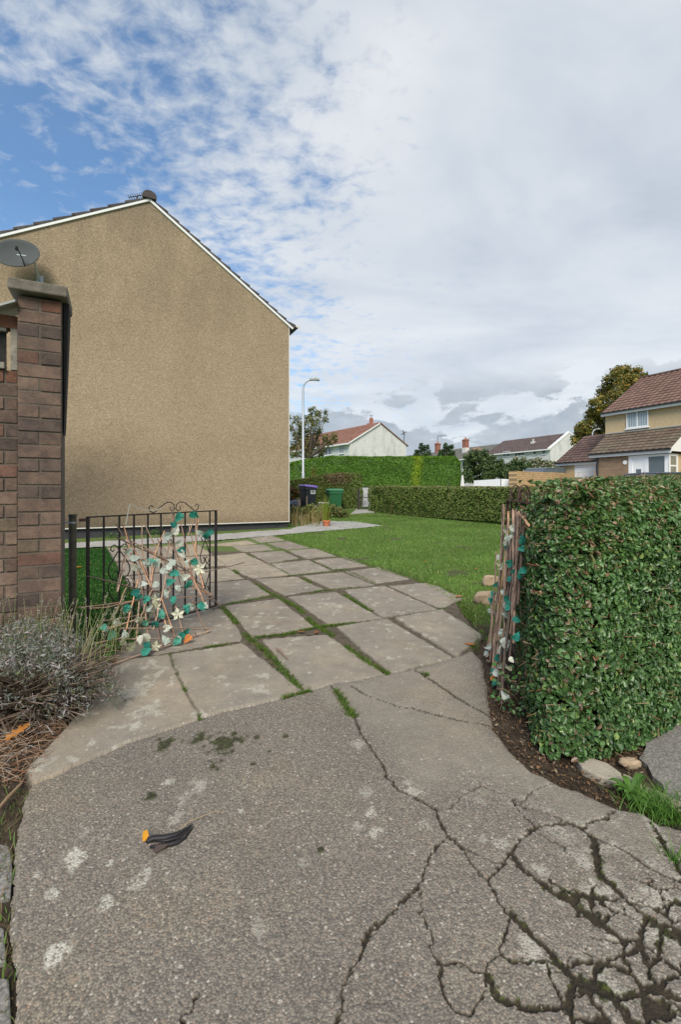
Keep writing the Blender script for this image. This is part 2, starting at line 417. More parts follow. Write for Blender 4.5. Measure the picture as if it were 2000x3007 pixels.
def m_soil():
    m, t = newmat('garden_soil')
    g = at(t, 'green')
    n = t.noise(t.pos, 25, 8, .75); b = t.noise(t.pos, 4, 5)
    soil = t.ramp(n, [(.25, (.025, .019, .014)), (.5, (.065, .050, .036)), (.72, (.14, .105, .072))])
    gr = t.ramp(t.math('ADD', t.math('MULTIPLY', n, .6), t.math('MULTIPLY', b, .4)), [(.3, (.07, .125, .026)), (.5, (.11, .185, .042)), (.7, (.16, .235, .065))])
    soil = t.mix(t.math('MULTIPLY', at(t, 'dust'), .7), soil, t.ramp(n, [(.3, (.07, .055, .038)), (.6, (.17, .14, .105))]))
    t.set(t.b.inputs['Base Color'], t.mix(g, soil, gr)); t.b.inputs['Roughness'].default_value = .95; t.b.inputs['Specular IOR Level'].default_value = .15
    bump(t, n, .9, .02); return m
M['soil'] = m_soil()
def m_asphalt():
    m, t = newmat('asphalt'); n = t.noise(t.pos, 110, 5, .8); b = t.noise(t.pos, 2, 5)
    c = t.ramp(n, [(.35, (.09, .088, .083)), (.5, (.19, .18, .16)), (.62, (.33, .31, .28))])
    c = t.mix(t.math('MULTIPLY', b, .4), c, t.mix(1.0, c, (.7, .7, .7), 'MULTIPLY'))
    t.set(t.b.inputs['Base Color'], c); t.b.inputs['Roughness'].default_value = .9; bump(t, n, .5, .004); return m
M['asphalt'] = m_asphalt()
M['road'] = flat('pale_worn_road', (.36, .36, .35), .9, .15, 1.5)
M['path'] = flat('grey_concrete_path', (.33, .32, .305), .9, .3, 3.5, bmp=.3)

# ------------------------------------------------------------------ foliage helpers
def frame(nrm, rng=RNG):
    n = nrm/(np.linalg.norm(nrm, axis=1, keepdims=True)+1e-9)
    r = rng.normal(size=n.shape); t = np.cross(n, r); t /= np.linalg.norm(t, axis=1, keepdims=True)+1e-9
    return n, t, np.cross(n, t)
def leaves6(c, nrm, size, asp=.55, fold=.18):
    """folded oval leaves: 6 verts, 2 quads each"""
    n, t, b = frame(nrm); s = size[:, None]; w2 = s*asp*.5
    tip = c+t*s*.5-n*s*.10; base = c-t*s*.5
    k = n*s*fold
    l1 = c-t*s*.18+b*w2+k; l2 = c+t*s*.20+b*w2*.85+k; r1 = c-t*s*.18-b*w2+k; r2 = c+t*s*.20-b*w2*.85+k
    v = np.stack([base, l1, l2, tip, r2, r1], 1).reshape(-1, 3)
    i = np.arange(len(c))[:, None]*6
    f = np.concatenate([i+np.array([[0, 3, 2, 1]]), i+np.array([[0, 5, 4, 3]])], 0)
    return v, f, 6
def leaves4(c, nrm, size, asp=.6):
    n, t, b = frame(nrm); s = size[:, None]
    v = np.stack([c-t*s*.5, c+b*s*asp*.5+n*s*.08, c+t*s*.5, c-b*s*asp*.5], 1).reshape(-1, 3)
    i = np.arange(len(c))[:, None]*4
    return v, i+np.array([[0, 1, 2, 3]]), 4
def pick(pal, n, jit=.25, rng=RNG):
    p = np.array([c for c, _ in pal]); wgt = np.array([q for _, q in pal], float); wgt /= wgt.sum()
    k = rng.choice(len(p), n, p=wgt)
    return p[k]*(1+rng.uniform(-jit, jit, (n, 1)))
def blades(name, base, height, width, tint, mat, parent=None, lean=.35):
    n = len(base); ang = RNG.uniform(0, 2*np.pi, n); d = np.stack([np.cos(ang), np.sin(ang), 0*ang], 1)
    la = RNG.uniform(0, 2*np.pi, n); ld = np.stack([np.cos(la), np.sin(la), 0*la], 1)*(RNG.uniform(0, lean*2, n)*height)[:, None]
    hz = np.zeros((n, 3)); hz[:, 2] = height; wv = d*width[:, None]*.5
    mid = base+hz*.55+ld*.35; tip = base+hz+ld
    v = np.stack([base-wv, base+wv, mid+wv*.8, mid-wv*.8, tip], 1).reshape(-1, 3)
    i = np.arange(n)[:, None]*5
    q = (i+np.array([[0, 1, 2, 3]])); tr = (i+np.array([[3, 2, 4, 4]]))
    f = np.concatenate([q, np.concatenate([i+3, i+2, i+4, i+4], 1)], 0)
    # degenerate-free: build triangles
    f = np.concatenate([q[:, [0, 1, 2]], q[:, [0, 2, 3]], i+np.array([[3, 2, 4]])], 0)
    return npmesh(name, v, f, mat, parent, np.repeat(tint, 5, 0))
def sample_poly(poly, n, rng=RNG):
    poly = np.array(poly); lo = poly.min(0); hi = poly.max(0); out = np.zeros((0, 2))
    while len(out) < n:
        p = rng.uniform(lo, hi, (n*2, 2)); p = p[inpoly(p[:, 0], p[:, 1], poly)]; out = np.concatenate([out, p])
    return out[:n]

# =================================================================== GROUND
lin = lambda n0, n1, st: np.arange(n0, n1, st)
us = np.arange(-1.0, 1.1, .0026)
ys = [.6]
while ys[-1] < 24.5:
    y = ys[-1]; ys.append(y+float(np.clip(y*y/430, .0018, .024 if y < 9 else .06)))
ys = np.array(ys)
UU, YY = np.meshgrid(us, ys); XX = UU*YY
jx = (fbm(XX*14, YY*14, 3, 4)-.5)*.045+(fbm(XX*60, YY*60, 5, 3)-.5)*.016
jy = (fbm(XX*14, YY*14, 9, 4)-.5)*.045+(fbm(XX*60, YY*60, 8, 3)-.5)*.012
HS = XX.shape
fore_px = [(82, 2320), (380, 2191), (590, 2117), (690, 2091), (780, 2071), (893, 2043), (970, 2016), (1062, 2002), (1145, 1988), (1218, 1972), (1290, 1950), (1342, 1934), (1386, 1917),
           (1412, 1945), (1428, 2010), (1432, 2070), (1447, 2150), (1503, 2220), (1559, 2276), (1644, 2318), (1742, 2353), (1812, 2385), (1882, 2398), (1931, 2431), (2000, 2452), (2200, 2520), (2500, 2640), (2700, 3500), (20, 3500),
           (52, 3007), (48, 2850), (38, 2750), (38, 2620), (48, 2500), (66, 2380)]
FORE = world_poly(fore_px)
slabs = [C8(s) for s in [
    [(240, 143), (345, 132), (410, 155), (290, 167)], [(145, 185), (300, 177), (355, 205), (200, 217)],
    [(325, 172), (430, 160), (530, 193), (420, 205)], [(235, 220), (400, 210), (485, 252), (330, 272)], [(430, 210), (570, 198), (675, 240), (530, 250)],
    [(345, 277), (530, 258), (650, 315), (450, 335)], [(560, 258), (720, 243), (840, 287), (660, 305)], [(115, 295), (325, 278), (430, 335), (250, 352)],
    [(265, 355), (470, 343), (605, 408), (410, 440)], [(510, 340), (705, 322), (865, 388), (660, 410)], [(725, 316), (890, 295), (1060, 355), (870, 380)],
    [(110, 495), (375, 458), (560, 605), (255, 660)], [(440, 450), (670, 425), (900, 560), (640, 590)], [(725, 415), (920, 395), (1185, 515), (915, 555)],
    [(950, 392), (1130, 375), (1200, 395), (1315, 455), (1210, 510)], [(305, 670), (620, 645), (920, 850), (520, 935)], [(685, 605), (930, 565), (1265, 765), (960, 845)],
    [(985, 560), (1215, 520), (1320, 585), (1415, 650), (1290, 755)]]]
slabs += [[(582, 1604), (725, 1590), (752, 1600), (678, 1606)], [(628, 1636), (715, 1627), (778, 1658), (668, 1667)],
          [(583, 1722), (726, 1709), (789, 1752), (640, 1783)], [(545, 1679), (665, 1670), (714, 1703), (583, 1716)], [(512, 1642), (625, 1636), (660, 1664), (542, 1673)],
          [(480, 1606), (575, 1600), (620, 1630), (509, 1637)], [(318, 1612), (472, 1606), (503, 1638), (340, 1650)], [(345, 1656), (508, 1643), (540, 1675), (362, 1692)],
          [(368, 1698), (543, 1681), (578, 1722), (400, 1744)], [(402, 1750), (580, 1728), (635, 1788), (440, 1818)],
          [(430, 1832), (600, 1797), (648, 1793), (707, 1867), (704, 1887), (497, 1921), (340, 1943), (330, 1915), (385, 1880)],
          [(500, 1930), (709, 1899), (886, 2043), (780, 2072), (690, 2092), (592, 2117), (528, 2002)],
          [(345, 1950), (493, 1931), (522, 2002), (585, 2120), (380, 2191), (98, 2312), (84, 2275), (205, 2143), (285, 2055)]]
slab_tone = [.45, .55, .3, .35, .4, .45, .4, .75, .35, .35, .35, .35, .4, .4, .45, .5, .45, .5, .85, .85, .3, .7, .8, .85, .45, .4, .35, .3, .35, .55, .62]
SLABS = [world_poly(s) for s in slabs]
cracks = [  # (polyline px, half width m, moss 0..1)
    (C8([(640, 900), (700, 975), (740, 1050), (780, 1090), (800, 1150), (840, 1220)])+C1([(320, 150), (345, 210), (385, 260), (460, 295), (545, 350)]), .006, .2),
    (C1([(545, 350), (560, 395), (600, 460), (650, 510), (690, 575), (765, 650), (815, 740), (855, 790)]), .0065, .4),
    (C1([(855, 790), (920, 860), (990, 920), (1060, 990), (1130, 1060), (1180, 1090), (1290, 1150), (1350, 1230), (1450, 1350)]), .012, 1.),
    (C1([(545, 345), (600, 335), (660, 285), (730, 238), (800, 270), (860, 300), (905, 315), (940, 270), (1000, 240), (1040, 232)]), .003, 0),
    (C1([(860, 300), (900, 360), (955, 410), (1010, 410), (1090, 400), (1150, 430), (1200, 395), (1250, 385), (1290, 345)]), .0045, .5),
    (C1([(600, 460), (560, 490), (520, 540), (490, 610), (470, 670), (430, 710), (370, 765), (310, 830), (240, 880), (232, 940)]), .0055, .4),
    (C1([(232, 940), (190, 1000), (150, 1080), (140, 1220), (120, 1350)]), .006, .3),
    (C1([(470, 670), (480, 790), (520, 860), (515, 930), (560, 990), (640, 1000), (740, 1045), (800, 980), (830, 900), (835, 830), (855, 790)]), .0048, .2),
    (C1([(955, 415), (900, 470), (850, 530), (830, 570), (790, 610), (765, 640)]), .006, .6),
    (C1([(850, 530), (900, 590), (970, 640), (1030, 690), (1120, 740), (1200, 810), (1300, 880), (1400, 930)]), .011, 1.),
    (C1([(960, 440), (1060, 490), (1110, 530)]), .003, 0),
    (C1([(860, 310), (930, 340), (1000, 360), (1090, 400)]), .0025, 0),
    (C1([(1150, 430), (1200, 465), (1210, 540), (1220, 600), (1290, 680), (1340, 740), (1420, 800), (1500, 860), (1568, 900), (1700, 980)]), .010, 1.),
    (C1([(1150, 430), (1260, 490), (1330, 520), (1420, 580), (1500, 625), (1600, 660)]), .004, .4),
    (C1([(1440, 400), (1490, 490), (1540, 570), (1600, 640)]), .006, .9),
    (C1([(1030, 650), (1120, 700), (1200, 710), (1290, 730)]), .005, .8),
    (C1([(810, 970), (880, 1000), (1000, 990), (1060, 1000), (1180, 1000), (1260, 1000), (1340, 960), (1400, 930)]), .006, .6),
    (C1([(560, 990), (570, 1120), (610, 1190), (680, 1210), (730, 1130), (750, 1050)]), .0055, .2),
    (C1([(750, 1050), (800, 1160), (900, 1180), (980, 1190), (1100, 1180)]), .009, .8),
    (C1([(1010, 1010), (1050, 1120), (1100, 1180), (1180, 1090)]), .006, .7),
    (C1([(1400, 930), (1430, 1010), (1470, 1110), (1568, 1190), (1650, 1300)]), .010, .9),
    (C1([(1420, 800), (1400, 870), (1400, 930)]), .010, .9),
    (C1([(1500, 860), (1480, 980), (1430, 1010)]), .008, .9),
    (C1([(1130, 1060), (1100, 1180), (1120, 1300)]), .010, .9), (C1([(1290, 1150), (1400, 1130), (1470, 1110)]), .008, .9),
    (C1([(650, 510), (720, 540), (780, 565), (830, 570)]), .004, .5),
    (C1([(1340, 740), (1400, 760), (1470, 770), (1568, 740)]), .007, .9),
    (C8([(750, 910), (830, 960), (985, 1012), (1040, 1025), (1160, 1050), (1300, 1090), (1460, 1115)]), .005, .1),
    (C8([(1080, 828), (1180, 890), (1280, 965), (1460, 1065)]), .007, .1),
    ([(525, 3100), (545, 3007), (580, 2950)], .004, .2),
]
near = YY < 4.2
Xn, Yn, Jx, Jy = XX[near], YY[near], jx[near], jy[near]
JJx = (vnoise(Xn*95, Yn*95, 301)-.5)*.011+(vnoise(Xn*190, Yn*190, 303)-.5)*.006; JJy = (vnoise(Xn*95, Yn*95, 302)-.5)*.011+(vnoise(Xn*190, Yn*190, 304)-.5)*.006
ck = np.full(Xn.shape, 9.); cm = np.zeros(Xn.shape); cd = np.full(Xn.shape, 9.)
NF = fbm(Xn*48, Yn*48, 78, 4)*.55+fbm(Xn*10, Yn*10, 79, 3)*.45; NG = fbm(Xn*6, Yn*6, 77, 3)
for pl, hw, ms in cracks:
    P2 = world_poly(pl); d = dist_poly(Xn+Jx*.38+JJx, Yn+Jy*.38+JJy, P2, False)
    wv = hw*(.20+1.0*fbm(Xn*11, Yn*11, 31+int(hw*1e4), 3))*(.80+.10*Yn)
    q = d/np.maximum(wv, 1e-4)
    cd = np.minimum(cd, d); better = q < ck; ck = np.where(better, q, ck)
    if ms > 0: cm = np.maximum(cm, np.clip(ms*1.5, 0, 1)*np.clip((NF*1.9-.45-d/(wv*(1.0+2.0*ms)+.0015))*6, 0, 1)*(NG > .66-.24*ms))
# broken-up corner at the lower right: small angular fragments
rub = world_poly(C1([(1020, 690), (1180, 610), (1300, 640), (1400, 560), (1700, 560), (1800, 1500), (900, 1500), (960, 1120), (1010, 1000), (1180, 900)]))
inr = inpoly(Xn, Yn, rub); rd = dist_poly(Xn[inr], Yn[inr], rub)
xr = Xn[inr]+JJx[inr]+Jx[inr]*.3; yr = Yn[inr]+JJy[inr]+Jy[inr]*.3
rp_ = np.random.default_rng(5); lo_, hi_ = rub.min(0)-.05, rub.max(0)+.05; f1 = np.full(xr.shape, 9.); f2 = np.full(xr.shape, 9.)
npt = int((hi_[0]-lo_[0])*(hi_[1]-lo_[1])/.0058)
for c_ in rp_.uniform(lo_, hi_, (npt, 2)):
    dd = np.hypot(xr-c_[0], (yr-c_[1])*1.1); f2 = np.where(dd < f1, f1, np.minimum(f2, dd)); f1 = np.minimum(f1, dd)
gate_ = fbm(Xn[inr]*5, Yn[inr]*5, 88, 3); dv_ = (f2-f1)*.5; fade = np.clip(rd/.07, 0, 1)
wd_ = np.clip((gate_-.40)*5, 0, 1)*.0048*fade*(.5+NF[inr])
ck[inr] = np.minimum(ck[inr], np.where(wd_ > .0006, dv_/np.maximum(wd_, 1e-4), 9.))
cm[inr] = np.maximum(cm[inr], np.clip((NF[inr]*2.0-.50-dv_/(wd_*1.9+1e-4))*6, 0, 1)*(gate_ > .54))
CRK = np.zeros(HS); CRK[near] = np.clip((1.25-ck)*2.2, 0, 1)
MOS = np.zeros(HS); MOS[near] = np.clip(cm, 0, 1)
infore = inpoly(XX+jx*.5, YY+jy*.5, FORE)
dfore = dist_poly(XX+jx*.5, YY+jy*.5, FORE)
# lichen, moss and pale patches
LIC = np.zeros(HS); TON = np.zeros(HS)
def spot(arr, px, py, rpx, strength, rough=1.0):
    c = gp(np.array([px]), np.array([py]))[0]; r = rpx/F*c[1]
    q = np.hypot(XX-c[0], (YY-c[1])*.8)/r+(fbm(XX*38, YY*38, int(px), 4)-.5)*2.4*rough
    np.maximum(arr, np.clip((1.05-q)*2.5, 0, 1)*strength, out=arr)
for x, y, r, s in [(305, 560, 44, 1), (460, 575, 27, .9), (150, 625, 17, .8), (220, 700, 27, .9), (435, 750, 31, .9), (220, 970, 50, 1), (600, 635, 36, .6), (1075, 860, 52, .35), (830, 250, 42, .5), (700, 232, 26, .8), (770, 300, 30, .4), (1270, 570, 24, .45), (735, 385, 28, .5), (360, 450, 24, .3), (1010, 350, 10, .8)]:
    spot(LIC, x/1.4255, 2150+y/1.4255, r/1.4255, s)
for x, y, r, s in [(280, 365, 24, .7), (280, 450, 27, .75), (215, 420, 18, .5), (250, 270, 26, .45), (440, 255, 35, .6), (215, 68, 28, .6), (740, 470, 22, .5), (825, 490, 30, .5), (985, 610, 26, .6), (1060, 735, 34, .5), (1160, 580, 45, .6), (1230, 690, 60, .7), (1070, 440, 40, .4), (1490, 740, 60, .6), (970, 960, 50, .6), (1270, 1110, 40, .6), (1300, 905, 40, .5), (500, 410, 22, .35), (730, 305, 30, .4)]:
    spot(LIC, 900+x/1.4255, 2150+y/1.4255, r/1.4255, s)
for x, y, r in [(940, 55, 62), (830, 35, 42), (690, 62, 40), (1060, 150, 12), (1075, 35, 14), (1130, 95, 12), (630, 295, 20), (1340, 512, 14), (1190, 30, 16), (890, 160, 30)]:
    spot(MOS, x/1.4255, 2150+y/1.4255, r/1.4255, .9)
cdf = np.full(HS, 9.); cdf[near] = cd
rightish = np.clip((XX-.35)/.5, 0, 1)*np.clip((1.9-YY)/.3, 0, 1)
LIC = np.maximum(LIC, rightish*np.clip(1-cdf/.05, 0, 1)*np.clip(6*(fbm(XX*30, YY*30, 55, 4)-.52), 0, 1)*.8)
beige = world_poly(C1([(150, -20), (240, 40), (345, 210), (385, 260), (560, 330), (700, 240), (860, 300), (1150, 430), (1568, 640), (1700, 500)])+[(1447, 2150), (1432, 2070), (1430, 1900), (1145, 1960), (900, 2040), (1000, 2110)])
db = dist_poly(XX, YY, beige); ib = inpoly(XX, YY, beige)
sd_ = np.where(ib, db, -db)
TON = np.clip(.15+sd_*6+(fbm(XX*6, YY*6, 12, 4)-.5)*.9, 0, 1)
# heights
micro = (fbm(XX*9, YY*9, 41, 3)-.5)*.008+(fbm(XX*90, YY*90, 44, 2)-.5)*.0022
hz_f = .018+micro*.6-.007*CRK+.004*(vnoise(XX*3, YY*3, 4)-.5)
hz_f = np.where(dfore < .012, hz_f-(1-dfore/.012)*.01, hz_f)
Sid = np.full(HS, -1); EA = np.full(HS, -9.); EB = np.full(HS, -9.)
for i, P2 in enumerate(SLABS):
    lo = P2.min(0)-.1; hi = P2.max(0)+.1
    bb = (XX > lo[0]) & (XX < hi[0]) & (YY > lo[1]) & (YY < hi[1])
    xx, yy = XX[bb]+jx[bb]*.6, YY[bb]+jy[bb]*.6
    ins = inpoly(xx, yy, P2); d = dist_poly(xx, yy, P2)
    e = np.where(ins, d, -d)+.013*(1+yy*.10); E1 = EA[bb]; E2 = EB[bb]; s = Sid[bb]
    new2 = np.where(e > E1, E1, np.maximum(E2, e)); s = np.where(e > E1, i, s); E1 = np.maximum(e, E1); EA[bb] = E1; EB[bb] = new2; Sid[bb] = s
Sd = np.clip(np.minimum(EA, (EA-EB)*.5), 0, 1)
inslab = (EA > 0) & ~infore; Sid = np.where(EA > 0, Sid, -1)
tone_s = np.array(slab_tone+[.5])[Sid]+(fbm(XX*4, YY*4, 61, 4)-.5)*.5
spotx = np.clip((fbm(XX*16, YY*16, 71, 3)-.70)*18, 0, 1)*.7
LICs = spotx.copy()
lp = lambda px, py, r, s: spot(LICs, px, py, r, s, 1.3)
lp(395, 2040, 46, .8); lp(430, 2105, 34, .7); lp(350, 2060, 36, .5); lp(985, 1785, 16, .35)
for x, y in [(608, 463), (640, 455), (850, 465), (880, 485), (950, 462), (865, 615), (935, 620), (960, 662), (1010, 575), (720, 285), (750, 272), (190, 762), (235, 815), (870, 945), (1035, 720)]:
    lp(600+x*.574, 1500+y*.574, 6, .7)
GZ = G(XX, YY)
slab_tilt = np.array([random.uniform(-.006, .006) for _ in range(len(SLABS)+1)])[Sid]
hz_s = .021+slab_tilt+micro*.7-.010*np.clip(1-Sd/.014, 0, 1)**2
hz_s = np.where(infore, .010, hz_s)
# concrete path along the house
PATH = world_poly([(120, 1600), (600, 1572), (850, 1554), (905, 1540), (935, 1530), (1045, 1532), (1130, 1545), (1050, 1553), (900, 1565), (800, 1575), (640, 1588), (120, 1616)])
inpath = inpoly(XX+jx*2, YY+jy*2, PATH) & ~inslab
LAWN = world_poly([(1420, 1880), (1395, 1840), (1340, 1778), (1290, 1742), (1208, 1700), (1090, 1662), (990, 1636), (905, 1610), (835, 1588), (790, 1575), (905, 1562), (1000, 1552), (900, 1545), (880, 1520), (980, 1500), (1080, 1500), (1300, 1518), (1455, 1538), (1700, 1570), (1700, 1700), (1480, 1900)])
TURF = world_poly([(20, 1612), (314, 1611), (392, 1735), (430, 1815), (300, 1850), (20, 1880)])
inlawn = inpoly(XX+jx*2, YY+jy*2, LAWN); inturf = inpoly(XX, YY, TURF)
dl = dist_poly(XX, YY, LAWN)
green = np.where(inlawn, np.clip(dl*3+.15, 0, 1), 0)*np.clip(1.3-(fbm(XX*2.5, YY*2.5, 91, 4) > .72), 0, 1)
green = np.where(inturf, 1., green)
far_green = (YY > 8) & ~inlawn
green = np.where(far_green, .7, green)
# soil height
hz_g = -.012+(fbm(XX*12, YY*12, 21, 4)-.5)*.04*np.clip(1-green, .2, 1)+.01*green
bedl = np.clip((-XX-.9)/.3, 0, 1)*np.clip((3.4-YY)/.4, 0, 1); hz_g = hz_g+bedl*.03*fbm(XX*5, YY*5, 5, 3)
DRV = world_poly([(310, 1606), (480, 1596), (640, 1590), (800, 1573), (1208, 1698), (1340, 1775), (1415, 1885), (1386, 1920), (1145, 1990), (893, 2048), (590, 2124), (90, 2330), (70, 2290), (200, 2140), (340, 1945), (385, 1880), (440, 1815)])
inj = inpoly(XX, YY, DRV)
hz_g = np.where(inj, .014+(fbm(XX*30, YY*30, 23, 3)-.5)*.010, hz_g)
hz_g = np.where(inpath, -.02, hz_g)
dff = (dfore < .05) & ~infore; hz_g = np.where(dff, np.maximum(hz_g, -.006), hz_g)
def patch(name, mask, hz, mat, attrs, smooth=True):
    mf = mask[:-1, :-1] & mask[1:, :-1] & mask[:-1, 1:] & mask[1:, 1:]
    idx = np.arange(HS[0]*HS[1]).reshape(HS)
    q = np.stack([idx[:-1, :-1], idx[:-1, 1:], idx[1:, 1:], idx[1:, :-1]], -1)[mf]
    used = np.unique(q); re = np.zeros(HS[0]*HS[1], np.int64); re[used] = np.arange(len(used))
    v = np.stack([XX.ravel()[used], YY.ravel()[used], (GZ+hz).ravel()[used]], 1)
    return tag(npmesh(name, v, re[q], mat, attrs={k: a.ravel()[used] for k, a in attrs.items()}, smooth=smooth), kind='structure')
def dil(m):
    r = m.copy(); r[1:] |= m[:-1]; r[:-1] |= m[1:]; q = r.copy(); q[:, 1:] |= r[:, :-1]; q[:, :-1] |= r[:, 1:]; return q
Zr = np.zeros(HS)
hz_f = np.where(infore, hz_f, .004)
patch('forecourt', dil(infore), hz_f, M['forecourt'], dict(crack=CRK, moss=MOS, lichen=LIC, tone=TON))
jointdirt = np.clip(1-Sd/.012, 0, 1)*.7
patch('driveway', dil(inslab), hz_s, M['slab'], dict(crack=jointdirt, moss=Zr, lichen=LICs, tone=np.clip(tone_s, 0, 1)))
patch('garden_ground', dil(~(infore | inslab)), hz_g, M['soil'], dict(green=green, dust=np.where(inj, 1., 0.)))
# forecourt under and behind the camera
mb = MB(); mb.box((-1.0, -3, -.05), (3.4, 0, 0), (0, 3.62, 0), (0, 0, .066)); tag(mb.build('forecourt_behind', M['forecourt']), kind='structure').name = 'forecourt_apron'
# path slabs: one sheet
idx = inpath
patch('path', inpath, np.full(HS, .012)+micro, M['path'], {})
# wide terrain sheet
tx = np.concatenate([np.arange(-60, 61, 2.), [80, 120, 200, 400]]); tx = np.concatenate([[-400, -200, -120, -80], tx])
ty = np.concatenate([[-400, -100, -30], np.arange(-10, 70, 1.), [80, 100, 140, 200, 400]])
TX, TY = np.meshgrid(tx, ty)
idx = np.arange(TX.size).reshape(TX.shape)
q = np.stack([idx[:-1, :-1], idx[:-1, 1:], idx[1:, 1:], idx[1:, :-1]], -1).reshape(-1, 4)
tag(npmesh('ground', np.stack([TX.ravel(), TY.ravel(), G(TX, TY).ravel()-.09], 1), q, M['soil'], attrs=dict(green=np.full(TX.size, .85))), kind='structure')
# road beyond the hedges
rx = np.arange(-12, 41, 1.); ry = np.arange(18.6, 28.2, .4); RX, RY = np.meshgrid(rx, ry)
idx = np.arange(RX.size).reshape(RX.shape); q = np.stack([idx[:-1, :-1], idx[:-1, 1:], idx[1:, 1:], idx[1:, :-1]], -1).reshape(-1, 4)
tag(npmesh('road', np.stack([RX.ravel(), RY.ravel(), G(RX, RY).ravel()+.03], 1), q, M['road']), kind='structure')
# tarmac footway at the right, behind the kerb edging
FW = world_poly([(1880, 2230), (1905, 2180), (1990, 2120), (2300, 2000), (2900, 2200), (2500, 2600), (2010, 2385), (1960, 2330)])
mb = MB(); mb.prism([(x, y, -.03) for x, y in dense([tuple(q) for q in FW], .05, .008)], (0, 0, .036)); tag(mb.build('footway', M['asphalt']), kind='structure')
mb = MB()
for poly in ([(-40, 2475), (28, 2490), (36, 2560), (30, 2640), (-60, 2660)], [(-60, 2720), (10, 2730), (18, 2830), (-80, 2850)], [(-60, 2870), (25, 2880), (35, 3050), (-80, 3080)]):
    P2 = world_poly(poly); mb.prism([(x, y, -.03) for x, y in P2], (0, 0, .036))
tag(mb.build('pavement', M['asphalt'], bevel=.004), kind='structure')

# ---- grass
def lawn_density(n, ylo, yhi):
    out = sample_poly(LAWN, n*2); k = (out[:, 1] > ylo) & (out[:, 1] < yhi); return out[k]
gpal = [((.135, .235, .050), 5), ((.18, .29, .07), 3), ((.10, .18, .04), 3), ((.30, .29, .13), .9)]
p1 = lawn_density(90000, 3, 7); p2 = lawn_density(90000, 7, 19)
pb = np.concatenate([p1, p2]); zz_ = G(pb[:, 0], pb[:, 1])-.005
keep = (fbm(pb[:, 0]*2.5, pb[:, 1]*2.5, 91, 4) < .70) & ~(inpoly(pb[:, 0], pb[:, 1], PATH) & (RNG.uniform(0, 1, len(pb)) < .93)); pb = pb[keep]; zz_ = zz_[keep]
hh = RNG.uniform(.018, .045, len(pb)); patchy = fbm(pb[:, 0]*1.3, pb[:, 1]*1.3, 13, 3)[:, None]
lg = blades('lawn_grass', np.column_stack([pb, zz_]), hh, RNG.uniform(.004, .009, len(pb))*(1+pb[:, 1]*.05), pick(gpal, len(pb))*(.75+.5*patchy), M['grass'])
tag(lg, 'mown green lawn between the slabs and the low hedge', 'grass', kind='stuff')
pt_ = sample_poly(TURF, 30000); pt_ = pt_[pt_[:, 1] > 1]
tf = blades('artificial_turf', np.column_stack([pt_, G(pt_[:, 0], pt_[:, 1])]), RNG.uniform(.015, .028, len(pt_)), np.full(len(pt_), .008), pick([((.018, .085, .012), 1), ((.025, .10, .018), 1)], len(pt_)), M['grass'])
tag(tf, 'dark green strip of turf behind the left gate', 'turf', kind='stuff')
# grass and weeds in the joints between slabs
jl = [(C8([(90, 500), (150, 570), (200, 640), (250, 680), (320, 740), (410, 840), (510, 945)]), 1900, .05), (C8([(380, 455), (470, 500), (560, 590), (640, 640), (700, 690), (820, 780), (940, 850)]), 2600, .04),
      (C8([(120, 290), (200, 345), (330, 430), (420, 460)]), 1300, .05), (C8([(460, 330), (600, 405), (690, 420), (800, 490), (910, 560)]), 1300, .035), (C8([(190, 215), (310, 275), (440, 335)]), 500, .03),
      (C8([(310, 168), (420, 210), (560, 265), (640, 300), (740, 315), (870, 378), (940, 395)]), 900, .035), (C8([(250, 660), (400, 648), (560, 612), (640, 600), (780, 588)]), 1500, .035),
      (C8([(130, 182), (270, 175), (420, 158)]), 250, .03), (C8([(190, 218), (350, 207), (530, 192)]), 350, .03), (C8([(310, 273), (480, 255), (680, 240)]), 400, .03), (C8([(260, 352), (430, 340), (620, 320), (850, 292)]), 600, .03),
      (C8([(100, 490), (320, 450), (440, 445), (600, 418), (840, 392), (1060, 368)]), 900, .03), (C8([(640, 900), (690, 960), (735, 1040), (775, 1075)]), 700, .03), (C8([(400, 975), (510, 948), (600, 930), (690, 905)]), 350, .02),
      (C8([(0, 712), (100, 700), (190, 685)]), 160, .015), (C8([(1190, 512), (1240, 508)]), 60, .02), (C8([(1330, 590), (1400, 650), (1370, 720)]), 300, .05), ([(590, 2128), (575, 2110), (545, 2040), (535, 2030)], 120, .012), ([(497, 1925), (520, 1990)], 60, .01),
      (C8([(1120, 850), (1150, 860)]), 90, .015), ([(690, 1550), (760, 1548), (840, 1545)], 200, .10), (C8([(370, 128), (500, 170), (680, 238), (850, 290), (1060, 355), (1200, 395), (1300, 440), (1360, 560)]), 2600, .07), ([(810, 1576), (950, 1562), (1050, 1553)], 350, .10),
      ([(860, 2085), (890, 2055), (930, 2048)], 260, .02), ([(1010, 2090), (1030, 2120)], 60, .01)]
bs = []; hs = []
for pl, n, wd in jl:
    P2 = world_poly(pl); seg = np.linalg.norm(np.diff(P2, axis=0), axis=1); cum = np.concatenate([[0], np.cumsum(seg)])
    n = int(n*1.5); tt = RNG.uniform(0, cum[-1], n*2); keep = vnoise(tt*4.2, tt*0+n, 5) > .42; tt = tt[keep][:n]
    x = np.interp(tt, cum, P2[:, 0]); y = np.interp(tt, cum, P2[:, 1])
    bs.append(np.stack([x+RNG.normal(0, wd*.30, len(x)), y+RNG.normal(0, wd*.30, len(x))], 1)); hs.append(RNG.uniform(.010, .034, len(x)))
bs = np.concatenate(bs); hs = np.concatenate(hs)
